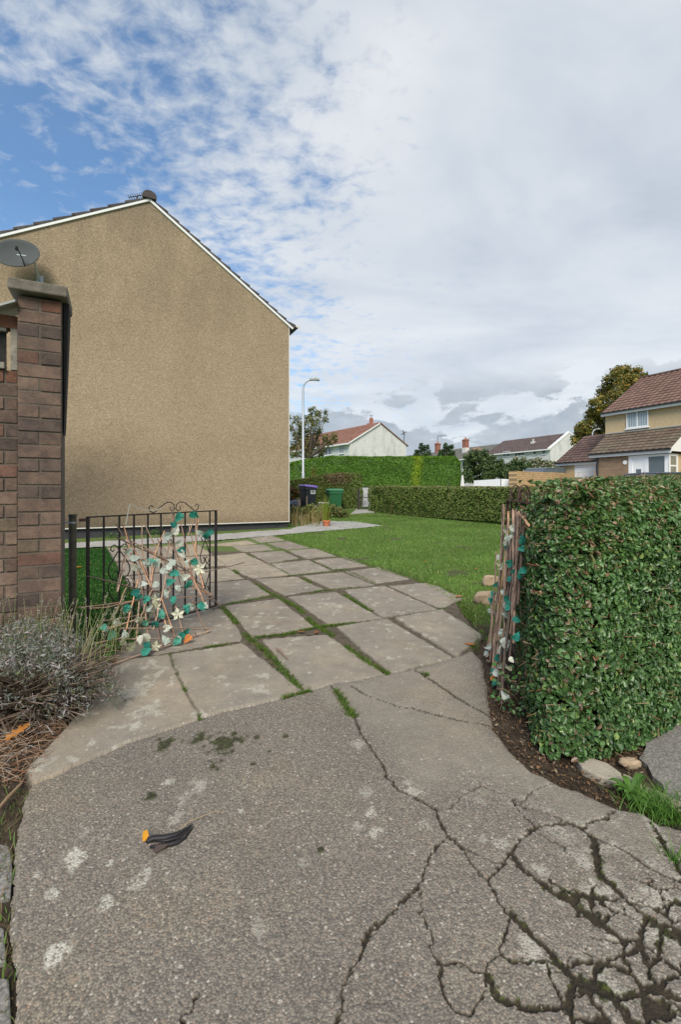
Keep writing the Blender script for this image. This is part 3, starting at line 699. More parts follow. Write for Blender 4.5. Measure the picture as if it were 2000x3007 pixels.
jw = blades('joint_grass', np.column_stack([bs, G(bs[:, 0], bs[:, 1])+.004]), hs, RNG.uniform(.003, .007, len(bs)), pick([((.09, .17, .02), 3), ((.13, .22, .035), 2), ((.055, .11, .02), 3), ((.16, .13, .06), 1.2)], len(bs)), M['grass'], lean=.6)
tag(jw, 'green grass and weeds growing in the joints of the concrete slabs', 'weeds', kind='stuff')
# =================================================================== THE PEBBLEDASHED HOUSE
C0 = gp(np.array([849.]), np.array([1549.]))[0]
def onwall(px): p, t = online(C0, -B, px); return p, t
pR = C0[:2]; pL, tL = onwall(-330); pA, tA = onwall(438)
zRe = zat(957, pR[1]); zA = zat(588, pA[1]); zLe = zat(774, pL[1]); zb = float(C0[2])
W3 = lambda p, z: np.array([p[0], p[1], z])
house = thing('pebbledashed_house', (pR[0], pR[1], zb), 'tan pebbledashed house whose tall blank gable wall fills the left of the photo', 'house')
mb = MB(); mb.prism([W3(pL, zb+.16), W3(pR, zb+.16), W3(pR, zRe), W3(pA, zA), W3(pL, zLe)], A*8.5)
mb.build('gable_wall', M['pebble'], house)
mb = MB(); mb.box(W3(pL, zb-.1)+A*.06, W3(pR, 0)-W3(pL, 0)-B*.02, A*8.3, UP*.262); mb.build('plinth', M['plinth'], house)
mb = MB(); mb.box(W3(pL, zb+.150)-A*.014, W3(pR, 0)-W3(pL, 0)+B*.012, A*.03, UP*.022)
mb.box(W3(pR, zb+.172)-A*.008-B*.010, B*.018, A*.02, UP*(zRe-zb-.2)); mb.build('corner_bead', M['white_old'], house)
def slope_pieces(p0, z0, p1, z1, ncourse, name):
    """tile courses from eave (p0,z0) up to ridge (p1,z1)"""
    a = W3(p0, z0); b = W3(p1, z1); L = np.linalg.norm(b-a); d = (b-a)/L; nrm = np.cross(d, A); nrm = nrm if nrm[2] > 0 else -nrm; nrm /= np.linalg.norm(nrm)
    vb = MB(); vb.box(a-A*.035-d*.12-nrm*.028, d*(L+.12), A*.05, nrm*.055); vb.build('verge_trim', M['white'], house)
    tb = MB(); g = L/ncourse
    for i in range(ncourse+0):
        s = -.14+i*g; o = a+d*s+nrm*.030-A*.045
        n2 = 28
        for j in range(1):
            c = random.uniform(.8, 1.15)
            # each course: a wedge, thick at its lower edge, over the one below
            prof = [o, o+d*(g+.06), o+d*(g+.06)+nrm*.018, o+nrm*.062]
            tb.prism(prof, A*8.6, (c, c, c))
    tb.build('tile_slope', M['main_tiles'], house)
    return a, b, d, nrm
slope_pieces(pR+B[:2]*.0, zRe, pA, zA, 14, 'r'); slope_pieces(pL, zLe, pA, zA, 13, 'l')
mb = MB(); top = W3(pA, zA+.06)-A*.08
ang = np.linspace(-.35, math.pi+.35, 11); prof = [top+B*(.155*math.cos(q))+UP*(.13*math.sin(q)) for q in ang]
mb.prism(prof, A*8.7, (.9, .9, .9)); mb.build('ridge_tile', M['main_tiles'], house, smooth=False)
mb = MB(); e = W3(pR, zRe); mb.prism([e-A*.03+B*.003-UP*.10, e-A*.03+B*.22-UP*.05, e-A*.03+B*.24+UP*.02, e-A*.03+B*.003+UP*.10], A*8.5); mb.build('soffit', M['timber_black'], house)
mb = MB(); g0 = e+B*.20+UP*.035-A*.05; prof = [g0+B*(.065*math.cos(q)+.03)+UP*(.065*math.sin(q)) for q in np.linspace(math.pi, 2*math.pi, 8)]; mb.prism(prof, A*8.6)
mb.build('gutter', M['white_old'], house)
# aerial behind the ridge
pa, _ = online(np.array([*(pA+A[:2]*3.2), 0]), -B, 402)
za = zat(576, pa[1]); aer = thing('tv_aerial', W3(pa, za-.5), 'small dark rod aerial behind the ridge of the pebbledashed house', 'aerial')
mb = MB(); mb.tube([W3(pa, za-.9), W3(pa, za)], .015, 6, (1, 1, 1)); mb.build('mast', M['iron'], aer)
mb = MB(); ba = W3(pa, za)-B*.22-UP*.10; bd = B*.42+UP*.20; mb.tube([ba, ba+bd], .014, 5)
for k in range(8):
    c = ba+bd*(k/7.); mb.tube([c-UP*.07+B*.03, c+UP*.07-B*.03], .008, 4)
mb.build('rods', M['iron'], aer)
# satellite dish on the wall
pd, _ = onwall(58); dc = W3(pd, zat(770, pd[1]))-A*.42
dish = thing('satellite_dish', W3(pd, dc[2]-.3), 'grey oval satellite dish fixed to the tan gable wall above the brick pier', 'satellite dish')
dn = np.array([.42, -.86, .30]); dn /= np.linalg.norm(dn); dx = np.cross(UP, dn); dx /= np.linalg.norm(dx); dy = np.cross(dn, dx)
dx, dy = dx*math.cos(.5)+dy*math.sin(.5), -dx*math.sin(.5)+dy*math.cos(.5)
mb = MB(); n = 28; rings = [(0, -.055), (.12, -.048), (.22, -.030), (.30, -.004), (.345, .010), (.352, .006)]
for sgn in (0, 1):
    vs = [dc+dn*(-.055-sgn*.012)]; 
    for r, h in rings[1:]: vs += [dc+dx*math.cos(2*math.pi*k/n)*r*1.18+dy*math.sin(2*math.pi*k/n)*r*.92+dn*(h-sgn*.012) for k in range(n)]
    fs = [(0, 1+k, 1+(k+1) % n) for k in range(n)]
    for i in range(len(rings)-2): fs += [(1+i*n+k, 1+(i+1)*n+k, 1+(i+1)*n+(k+1) % n, 1+i*n+(k+1) % n) for k in range(n)]
    mb.add(vs, fs)
M['dish'] = flat('grey_dish_paint', (.060, .070, .072), .8, .15, 6)
mb.build('reflector', M['dish'], dish, smooth=True)
mb = MB(); lnb = dc+dn*.30-dy*.12; mb.tube([dc-dy*.33+dn*.0, dc-dy*.30+dn*.15, lnb], .012, 6); mb.tube([lnb-dn*.02, lnb-dn*.12+dy*.04], .028, 10); mb.build('feed_arm', M['black'], dish)
mb = MB(); mb.tube([dc-dn*.06, dc-dn*.06-dy*.1+dx*.25, W3(pd, dc[2]-.32)+B*.35-A*.05], .02, 8); mb.box(W3(pd, dc[2]-.42)+B*.29-A*.03, B*.12, A*.03, UP*.2); mb.build('bracket', M['galv'], dish)

# =================================================================== BRICK PIER AND BRICK WALL, LEFT
dP = 2.57
def pierpt(px, base): return online(base, B, px)[0]
PB = np.array([(47-1000)/F*2.50, 2.50, 0]); p0 = PB[:2]; p1, wP = online(PB, B, 181); wP = np.linalg.norm(p1-p0)
pier = thing('brick_pier', (p0[0], p0[1], 0), 'tall brown brick pier with a stone cap at the left edge, behind the lavender', 'pier')
bp = [((.145, .098, .077), 5), ((.168, .118, .092), 4), ((.098, .072, .062), 3), ((.165, .125, .090), 1.3), ((.15, .082, .062), .5)]
def brickwork(name, parent, origin, D, width, z0, z1, pattern, depth=.11, seed=1, pal=bp):
    rr = random.Random(seed); cols = [c for c, _ in pal]; wt = [q for _, q in pal]
    mb = MB(); mm = MB(); out = -np.cross(D, UP); out = out if np.dot(out, A) < 0 else -out
    h = .075; n = int((z1-z0)/h); o0 = np.array([origin[0], origin[1], 0.])
    for i in range(n):
        z = z0+i*h; cuts = pattern(i, rr)
        for (a, b) in cuts:
            c = rr.choices(cols, wt)[0]; k = rr.uniform(.8, 1.2); c = tuple(x*k for x in c)
            if z > z1-.1 and rr.random() < .8: c = (.16*k, .075*k, .05*k)
            j = rr.uniform(-.002, .003); a2, b2 = a+.005, b-.005
            o = o0+D*a2+UP*(z+.005+rr.uniform(-.001, .001))-out*depth
            rs = [rr.uniform(0, .003) for _ in range(4)]
            vs = [o, o+D*(b2-a2), o+D*(b2-a2)+out*(depth+j-rs[0]), o+out*(depth+j-rs[1])]
            top = [v+UP*(h-.010+rr.uniform(-.001, .001)) for v in vs]
            mb.add(vs+top, [(0, 3, 2, 1), (4, 5, 6, 7), (0, 1, 5, 4), (1, 2, 6, 5), (2, 3, 7, 6), (3, 0, 4, 7)], c)
    # fix orientation by recomputing normals
    ob = mb.build(name, M['brick'], parent, bevel=.0025)
    import bmesh
    bm = bmesh.new(); bm.from_mesh(ob.data); bmesh.ops.recalc_face_normals(bm, faces=bm.faces); bm.to_mesh(ob.data); bm.free()
    mm.box(o0+D*.004+UP*z0-out*(depth), D*(width-.008), out*(depth-.006), UP*(z1-z0-.004)); mm.build('mortar', M['mortar'], parent)
zt = zat(864, PB[1])
def pat(i, rr): return [(0, wP/2), (wP/2, wP)] if i % 2 == 0 else [(0, wP)]
nP = int(round((zt+.02)/.075)); zb0 = zt-nP*.075
brickwork('brickwork', pier, p0, B, wP, zb0, zt+.001, pat, depth=.215, seed=4)
mb = MB(); co = W3(p0, zt+.012)-B*.035-A*.045; mb.box(co, B*(wP+.065), A*.34, UP*.062); mb.build('cap_stone', M['stone'], pier, bevel=.008)
mb = MB(); q0 = W3(p1, zt)+B*.002+A*.06; mb.prism([q0+UP*.01, q0+B*.028+UP*.01, q0+B*.022-UP*.2, q0+B*.002-UP*.75], A*.12); mb.build('dark_wedge', M['timber_black'], pier)  # dark wedge added beside the pier, tapering down from the cap
# recessed wall going out of the frame to the left
shed = thing('brick_outbuilding', (p0[0]-.6, p0[1]-.2, 0), 'brick outbuilding wall with a rotten window frame at the left edge of the photo', 'outbuilding')
wO = p0+A[:2]*.05; wl = wO-B[:2]*1.3
zW = zat(1082, PB[1])
def pat2(i, rr):
    s = 0 if i % 2 else -.1125; r = []
    while s < 1.3: r.append((max(0, s), min(1.3, s+.225))); s += .225
    return [x for x in r if x[1]-x[0] > .02]
nW = int((zW+.02)/.075); 
brickwork('brickwork', shed, wl, B, 1.3, zW-nW*.075, zW+.001, pat2, depth=.10, seed=8, pal=[(tuple(x*1.05 for x in c), q) for c, q in bp])
zF = zat(958, PB[1]); fo = W3(wO, zW)
mb = MB(); mb.box(fo-B*.036+A*.0, B*.033, A*.06, UP*(zF-zW)); mb.box(fo-B*.9+UP*.0-A*.02, B*.84, A*.07, UP*.035); mb.box(fo-B*.9+UP*(zF-zW-.02), B*.845, A*.05, UP*.02); mb.build('window_frame', M['timber'], shed, bevel=.003)
mb = MB(); mb.box(fo-B*.9+A*.03+UP*.035, B*.84, A*.01, UP*(zF-zW-.05)); mb.build('window_board', M['timber_black'], shed)
mb = MB(); mb.box(fo-B*.9+UP*(zF-zW), B*.9, A*.08, UP*.07, (.2, .085, .055)); mb.build('lintel_brick', M['brick'], shed)
mb = MB(); z2 = zat(905, PB[1]); nseg = 14; pr = []
for i in range(nseg+1):
    s = -1.0+1.0*i/nseg; zc = z2-.055+.085*max(0, (s+.16)/.16)**1.5-.008*math.cos(s*30); pr.append(W3(wO, zc)+B*s-A*.09)
for i in range(nseg): mb.box(pr[i], pr[i+1]-pr[i], A*.5+UP*.12, UP*.012)
mb.build('lead_flashing', M['lead'], shed)

# =================================================================== THE TWO GATES
def spiral(c, r0, turns, a0, sgn, n=16):
    return [(c[0]+r0*(1-.75*k/n)*math.cos(a0+sgn*turns*2*math.pi*k/n), c[1]+r0*(1-.75*k/n)*math.sin(a0+sgn*turns*2*math.pi*k/n)) for k in range(n+1)]
def heart(c, s=1.0, m=1):
    """left half of the heart-and-scroll infill; mirror with m=-1; local (x,z)"""
    up = [(c, .66), (c-.018*m*s, .64), (c-.055*m*s, .585), (c-.080*m*s, .54), (c-.084*m*s, .505), (c-.066*m*s, .468), (c-.036*m*s, .455), (c-.012*m*s, .470), (c-.008*m*s, .498), (c-.024*m*s, .514), (c-.040*m*s, .502)]
    topc = [(c, .66), (c-.012*m*s, .685), (c-.036*m*s, .703), (c-.060*m*s, .694), (c-.066*m*s, .672), (c-.050*m*s, .656), (c-.036*m*s, .668)]
    dn = [(x, .91-z) for x, z in up]; bt = [(x, .91-z) for x, z in topc[:]]
    return [up, topc, dn, bt]
def gate_meshes(prefix_mat, g, W, z0, z1, D, top_at=.62, nb=8):
    o = np.array([g[0], g[1], 0.]); Pn = np.cross(D, UP)
    P = lambda s, z, lean=0: o+D*s+UP*z
    fr = MB(); th = .009
    for s, tk in ((0, .017), (W-.016, .017)): fr.box(P(s, z0)-Pn*.008, D*tk, Pn*.018, UP*(z1-z0))
    fr.box(P(0, z1-.008)-Pn*.0085, D*W, Pn*.019, UP*.010); fr.box(P(0, z0)-Pn*.0085, D*W, Pn*.019, UP*.012)
    out = [('frame', fr, prefix_mat)]
    for k in range(1, nb+2):
        s = W*k/(nb+2)
        if k == 9: s = W*.93
        b = MB(); b.box(P(s, z0+.012)-Pn*.005, D*.010, Pn*.010, UP*(z1-z0-.02)); out.append(('bar', b, prefix_mat))
    for c in (W*.20, W*.885):
        b = MB()
        for m in (1, -1):
            for c_ in heart(c+.005, 1.0 if c < W*.5 else .62, m): b.tube([P(x, z)-Pn*.002 for x, z in c_], .0045, 5)
        out.append(('scroll', b, prefix_mat))
    b = MB(); c = W*top_at; zt_ = z1
    for m in (1, -1):
        arch = [(c-m*.20, zt_+.002), (c-m*.145, zt_+.045), (c-m*.09, zt_+.080), (c-m*.045, zt_+.085), (c-m*.012, zt_+.062), (c-m*.006, zt_+.028), (c-m*.030, zt_+.010), (c-m*.052, zt_+.026), (c-m*.044, zt_+.048)]
        b.tube([P(x, z) for x, z in arch], .0042, 5)
        curl = [(c-m*.20, zt_+.002), (c-m*.235, zt_+.022), (c-m*.243, zt_+.050), (c-m*.222, zt_+.063), (c-m*.205, zt_+.048)]
        b.tube([P(x, z) for x, z in curl], .0042, 5)
    out.append(('top_scroll', b, prefix_mat))
    return out
gL = np.array([-1.733, 3.10]); gR = np.array([-1.117, 4.09]); Wg = float(np.linalg.norm(gR-gL)); Dg = np.array([*(gR-gL)/Wg, 0])
gate = thing('iron_gate', (gL[0], gL[1], .02), 'low dark wrought iron gate standing open by the brick pier, with broken trellis tied on', 'gate')
for nme, m_, mt in gate_meshes(M['iron'], gL, Wg, .055, .915, Dg): m_.build(nme, mt, gate)
mb = MB(); mb.box(W3(gL, .885)-Dg*.05-A*.01, Dg*.06, A*.02, UP*.02); mb.build('hinge', M['rust'], gate)
pp = pt(212, 1510, 3.06); post = thing('gate_post', (pp[0], pp[1], 0), 'round weathered steel gate post beside the brick pier', 'post')
mb = MB(); mb.lathe((pp[0], pp[1], -.05), [(.024, 0), (.024, pp[2]+.035), (.0265, pp[2]+.036), (.0265, pp[2]+.05)], 16); mb.build('tube', M['postmetal'], post, smooth=False)
mb = MB(); mb.lathe((pp[0], pp[1], pp[2]-.062), [(.0262, 0), (.0262, .012)], 16); mb.tube([(pp[0], pp[1]-.026, pp[2]-.056), (pp[0]-.085, pp[1]-.03, pp[2]-.05)], .005, 5); mb.build('wire_tie', M['galv'], post)

# right gate, folded back against the hedge
gL2 = np.array([1.01, 2.36]); gR2 = np.array([1.16, 3.16]); W2 = float(np.linalg.norm(gR2-gL2)); D2 = np.array([*(gR2-gL2)/W2, 0])
gate2 = thing('iron_gate', (gL2[0], gL2[1], .02), 'rusty brown iron gate folded back against the big leafy hedge', 'gate')
for nme, m_, mt in gate_meshes(M['rust'], gL2, W2, .06, 1.03, D2, top_at=.5, nb=3): m_.build(nme, mt, gate2)
mb = MB(); a_ = W3(gL2, 0)+B*.03; mb.prism([a_, a_+B*.03, a_+B*.055+UP*1.0, a_+B*.025+UP*1.0], D2*.04); mb.build('hinge_post', M['rust'], gate2)
mb = MB()
for s in (.25, .50):
    mb = MB(); ring = [W3(gL2, 1.03)+D2*s-B*(.05*math.cos(q))+UP*(.095*math.sin(q)) for q in np.linspace(0, math.pi, 11)]
    for a_, b_ in zip(ring[:-1], ring[1:]):
        v_ = b_-a_; n_ = np.cross(v_, D2); n_ /= np.linalg.norm(n_); mb.box(a_, v_, D2*.028, n_*.005)
    mb.build('top_hoop', M['rust'], gate2)

# =================================================================== ARTIFICIAL LEAF TRELLISES
M['stick'] = flat('brown_willow_stick', (.34, .24, .175), .85, .45, 60, bmp=.4, tint=True)
def plane3(a, b, c): n = np.cross(b-a, c-a); n /= np.linalg.norm(n); return n, np.dot(n, a)
def ray_plane(px, py, pl):
    d = np.array([(px-1000)/F, 1.0, (HY-py)/F]); o = np.array([0, 0, CAM_H]); n, k = pl
    t = (k-np.dot(n, o))/np.dot(n, d); return o+d*t
def big_leaf(mb, p, size, nrm, axis, col, flower=False):
    n = nrm/np.linalg.norm(nrm); t = axis-n*np.dot(axis, n); t /= np.linalg.norm(t); b = np.cross(n, t)
    if flower:
        for k in range(5):
            q = k*1.257+random.random()*.4; d = t*math.cos(q)+b*math.sin(q); e = np.cross(n, d)
            mb.add([p, p+d*size*.3+e*size*.17+n*size*.12, p+d*size*.55+n*size*.02, p+d*size*.3-e*size*.17+n*size*.12], [(0, 1, 2, 3)], col)
        return
    N = 7; L = []; Rr = []; Mi = []
    for k in range(N):
        s = k/(N-1); wdt = size*.37*math.sin(math.pi*min(1, (s*.92+.08))**.62)*(1.0 if s < .99 else 0)
        cc = p+t*(s-.45)*size-n*size*.22*(s-.4)**2*1.5; Mi.append(cc); cur = n*wdt*.35
        L.append(cc+b*wdt+cur*random.uniform(-.2, 1.9)); Rr.append(cc-b*wdt+cur*random.uniform(-.2, 1.9))
    vs = L+Mi+Rr; fs = []
    for k in range(N-1): fs += [(k, k+1, N+k+1, N+k), (N+k, N+k+1, 2*N+k+1, 2*N+k)]
    mb.add(vs, fs, col)
TEAL = [(.035, .25, .20), (.055, .30, .24), (.025, .17, .14), (.09, .33, .26)]; WHI = [(.50, .56, .53), (.58, .61, .56), (.44, .51, .47), (.62, .63, .57)]
sc_ = [(1, .95, .9), (1.35, 1.3, 1.3), (.55, .55, .6), (1.7, 1.35, 1.05), (.8, .7, .7), (.4, .38, .4)]
def trellis(root, plane, sticks, leaves, conv, view_n, px2m, r=.0047, zoff=.0):
    for k, s in enumerate(sticks):
        pts = [ray_plane(x, y, plane)-view_n*random.uniform(-.02, .03) for x, y in conv(s)]
        # resample with slight wobble
        out = []
        for a, b in zip(pts[:-1], pts[1:]):
            for j in range(5): out.append(a+(b-a)*j/5+np.array([random.gauss(0, .0015) for _ in range(3)]))
        out.append(pts[-1])
        for o_ in out: o_[2] = max(o_[2], .035)
        mb = MB(); mb.tube(out, [r*random.uniform(.8, 1.15) for _ in out], 5, random.choice(sc_)); mb.build('stick', M['stick'], root)
        nub = None
    for (x, y, c, sz) in leaves:
        (qx, qy), = conv([(x, y)]); p = ray_plane(qx, qy, plane)-view_n*.035
        p[2] = max(p[2], .05)
        d = p[1]; size = sz*px2m*d*1.0
        col = random.choice(TEAL if c == 'T' else WHI) if c in 'TW' else ((.70, .70, .58) if c == 'F' else ((.24, .25, .17) if c == 'G' else (.60, .22, .07)))
        mb = MB(); n = -view_n+np.array([random.uniform(-.6, .6) for _ in range(3)])
        ax = np.array([random.uniform(-1, 1), random.uniform(-.5, .5), random.uniform(-1.2, .8)])
        big_leaf(mb, p, size, n, ax, col, c == 'F'); mb.build('flower' if c == 'F' else 'leaf', M['cloth_leaf'], root)
nG = np.cross(Dg, UP); nG = nG if nG[1] < 0 else -nG       # towards the viewer
plL = plane3(W3(gL, .95)+nG*.03, W3(gR, .95)+nG*.03, W3(gL, 0)+nG*.46)
sL = [[(495, 360), (690, 760), (770, 1370)], [(545, 365), (740, 770), (865, 1350)], [(590, 450), (960, 1270)], [(490, 460), (1050, 720), (1300, 1000)], [(620, 490), (870, 630), (1240, 920)], [(690, 520), (1240, 910)],
      [(700, 370), (705, 560), (740, 760)], [(865, 415), (800, 580), (770, 800)], [(680, 780), (650, 1270)], [(705, 930), (745, 1240)], [(760, 900), (860, 1340)], [(850, 930), (960, 1270)], [(940, 960), (1050, 1320)],
      [(1070, 920), (1210, 1240)], [(1100, 1160), (1130, 1300)], [(200, 1005), (660, 950), (1240, 905)], [(390, 1110), (830, 1040), (1240, 930)], [(410, 1160), (700, 1090)], [(540, 1155), (1250, 1165)], [(560, 1245), (1210, 1240)],
      [(290, 1290), (560, 1225)], [(440, 1530), (700, 1370), (960, 1280), (1110, 1215)], [(280, 760), (660, 855), (900, 900)], [(1160, 735), (1480, 657)], [(930, 230), (950, 600), (1000, 900)], [(1000, 360), (1060, 620), (1090, 870)],
      [(1110, 270), (1115, 600)], [(1090, 350), (1050, 450)], [(940, 300), (900, 560), (870, 640)], [(1130, 330), (1100, 560), (1170, 850)], [(880, 480), (1000, 640), (1150, 900)], [(1050, 620), (1110, 860), (1200, 900)], [(605, 760), (660, 850)],
      [(400, 1180), (560, 1120), (720, 1080)], [(300, 1010), (400, 1000), (640, 955)], [(820, 560), (760, 640), (770, 900)], [(1000, 480), (960, 700), (900, 900)]]
rs_ = random.Random(11)
for _ in range(16):
    x0, y0 = rs_.uniform(560, 1100), rs_.uniform(330, 900); an = rs_.choice([1.15, 1.25, 1.35, 1.8, 1.95]); L_ = rs_.uniform(220, 520)
    if y0+L_*math.sin(an) < 1340: sL.append([(x0, y0), (x0+L_*.5*math.cos(an)+rs_.uniform(-12, 12), y0+L_*.5*math.sin(an)), (x0+L_*math.cos(an), y0+L_*math.sin(an))])
tr1 = thing('leaf_trellis', ray_plane(480, 1910, plL)*np.array([1, 1, 0]), 'collapsed willow trellis of teal and white cloth leaves sagging off the open left gate', 'trellis')
lL = [(960, 410, 'W'), (980, 510, 'W'), (900, 450, 'W'), (945, 375, 'T'), (980, 312, 'T'), (1100, 295, 'T'), (1190, 455, 'T'), (1215, 430, 'T'), (1140, 430, 'W'), (730, 650, 'W'), (815, 660, 'W'), (930, 650, 'W'), (900, 690, 'W'), (870, 720, 'W'), (945, 740, 'T'), (1010, 590, 'W'), (1045, 660, 'W'), (1090, 650, 'T'),
      (1140, 700, 'F'), (920, 800, 'T'), (1050, 825, 'T'), (1030, 765, 'W'), (710, 820, 'W'), (800, 820, 'W'), (980, 850, 'W'), (885, 890, 'W'), (940, 940, 'T'), (680, 915, 'T'), (650, 885, 'T'), (735, 935, 'T'), (800, 930, 'F'), (810, 975, 'F'), (585, 1005, 'T'), (750, 1000, 'W'), (850, 1045, 'T'), (975, 1045, 'F'),
      (680, 1085, 'W'), (725, 1115, 'T'), (800, 1130, 'T'), (520, 1105, 'W'), (420, 1150, 'T'), (470, 1210, 'T'), (575, 1200, 'W'), (895, 1150, 'W'), (1160, 990, 'T'), (1075, 990, 'W'), (1040, 1010, 'T'), (880, 1240, 'W'), (740, 1290, 'T'), (690, 1240, 'W'), (800, 1285, 'F'), (1000, 1215, 'T'), (965, 1310, 'T'),
      (990, 1280, 'W'), (1030, 1185, 'T'), (735, 1360, 'T'), (625, 1290, 'G'), (740, 1228, 'W'), (600, 570, 'W'), (650, 620, 'W'), (660, 695, 'W'), (770, 650, 'T'), (1000, 560, 'T'), (560, 1250, 'G'), (1050, 1335, 'O'), (1185, 985, 'W')]
vn = np.array([-.25, 1, -.05]); vn /= np.linalg.norm(vn)
trellis(tr1, plL, sL, [(x, y, c, (78 if c != 'F' else 95)*random.uniform(.8, 1.15)) for x, y, c in lL], C5, vn, 1/2.6133/F)
mb = MB(); cp = [ray_plane(*C5([q])[0], plL) for q in [(570, 370), (585, 290), (600, 215), (625, 208), (650, 240), (720, 255), (790, 262), (850, 240)]]; mb.tube(cp, .0035, 5); mb.build('cord', flat('white_cord', (.5, .48, .42), .8), tr1)
plR = plane3(np.array([.80, 2.23, 0]), np.array([.945, 2.91, 0]), np.array([.93, 2.36, 1.0]))
sR = [[(378, 235), (350, 900), (215, 1615)], [(390, 260), (345, 1000), (240, 1770)], [(430, 345), (400, 900), (300, 1600), (285, 1980)], [(475, 290), (430, 900), (370, 1500), (310, 2000)], [(490, 285), (480, 700), (420, 1300), (330, 1990)],
      [(515, 300), (495, 800), (470, 1450)], [(520, 320), (440, 1000), (380, 1700), (365, 2050)], [(570, 310), (520, 800), (430, 1610)], [(320, 650), (310, 950), (250, 1500)], [(255, 1015), (290, 1200), (230, 1760)], [(460, 350), (430, 800), (300, 1400), (275, 1950)],
      [(545, 300), (500, 700), (400, 1500), (350, 1900)], [(410, 480), (380, 1100), (330, 1500), (300, 1750)], [(372, 240), (385, 600), (360, 860)], [(465, 290), (470, 800), (455, 1200)], [(300, 1150), (330, 1300), (290, 1900)],
      [(502, 310), (485, 900), (440, 1350)], [(400, 420), (440, 800), (400, 1250)], [(340, 900), (330, 1200), (300, 1500)], [(390, 1250), (350, 1650), (320, 2000)], [(555, 420), (530, 760), (505, 1100)], [(425, 300), (405, 700), (335, 1150)], [(530, 330), (600, 420)], [(340, 1100), (300, 1500), (272, 1950)], [(395, 900), (390, 1300), (330, 1700)]]
lR = [(470, 440, 'W', 90), (415, 550, 'W', 110), (460, 510, 'W', 80), (408, 460, 'W', 60), (545, 545, 'T', 95), (540, 620, 'T', 80), (340, 695, 'W', 60), (375, 765, 'F', 120), (445, 740, 'T', 95), (480, 815, 'T', 85), (545, 810, 'T', 85), (325, 925, 'T', 90), (440, 875, 'T', 70), (290, 1015, 'T', 70), (275, 1065, 'T', 70), (268, 1150, 'W', 60),
      (420, 1050, 'T', 80), (430, 1115, 'T', 100), (400, 1110, 'W', 70), (405, 1185, 'W', 80), (375, 1355, 'W', 105), (395, 1435, 'W', 115), (362, 1490, 'W', 90), (268, 1460, 'W', 90), (490, 1370, 'T', 95), (495, 1230, 'T', 80), (345, 1560, 'T', 90), (358, 1620, 'W', 100), (332, 1690, 'W', 90), (230, 1695, 'W', 50), (290, 1830, 'T', 75),
      (302, 1870, 'O', 70), (392, 1870, 'W', 90), (450, 1570, 'W', 60), (430, 1640, 'G', 60), (405, 600, 'T', 60), (380, 1000, 'W', 60), (283, 1750, 'T', 40), (305, 1960, 'T', 70), (520, 860, 'T', 60)]
tr2 = thing('leaf_trellis', (.87, 2.5, 0), 'upright bundle of brown trellis sticks with teal and white cloth leaves beside the big hedge', 'trellis')
vn2 = np.array([.35, 1, -.1]); vn2 /= np.linalg.norm(vn2)
trellis(tr2, plR, sR, lR, C6, vn2, 1/2.949/F, r=.0058)
mb = MB()
for y_ in (480, 980, 1450): 
    pa_ = [ray_plane(*C6([(x, y_+40*math.sin(x))])[0], plR)-vn2*.02 for x in range(int(330-(y_-480)*.09), int(545-(y_-480)*.12), 30)]; mb.tube(pa_, .0022, 4)
mb.build('wire', M['black'], tr2)
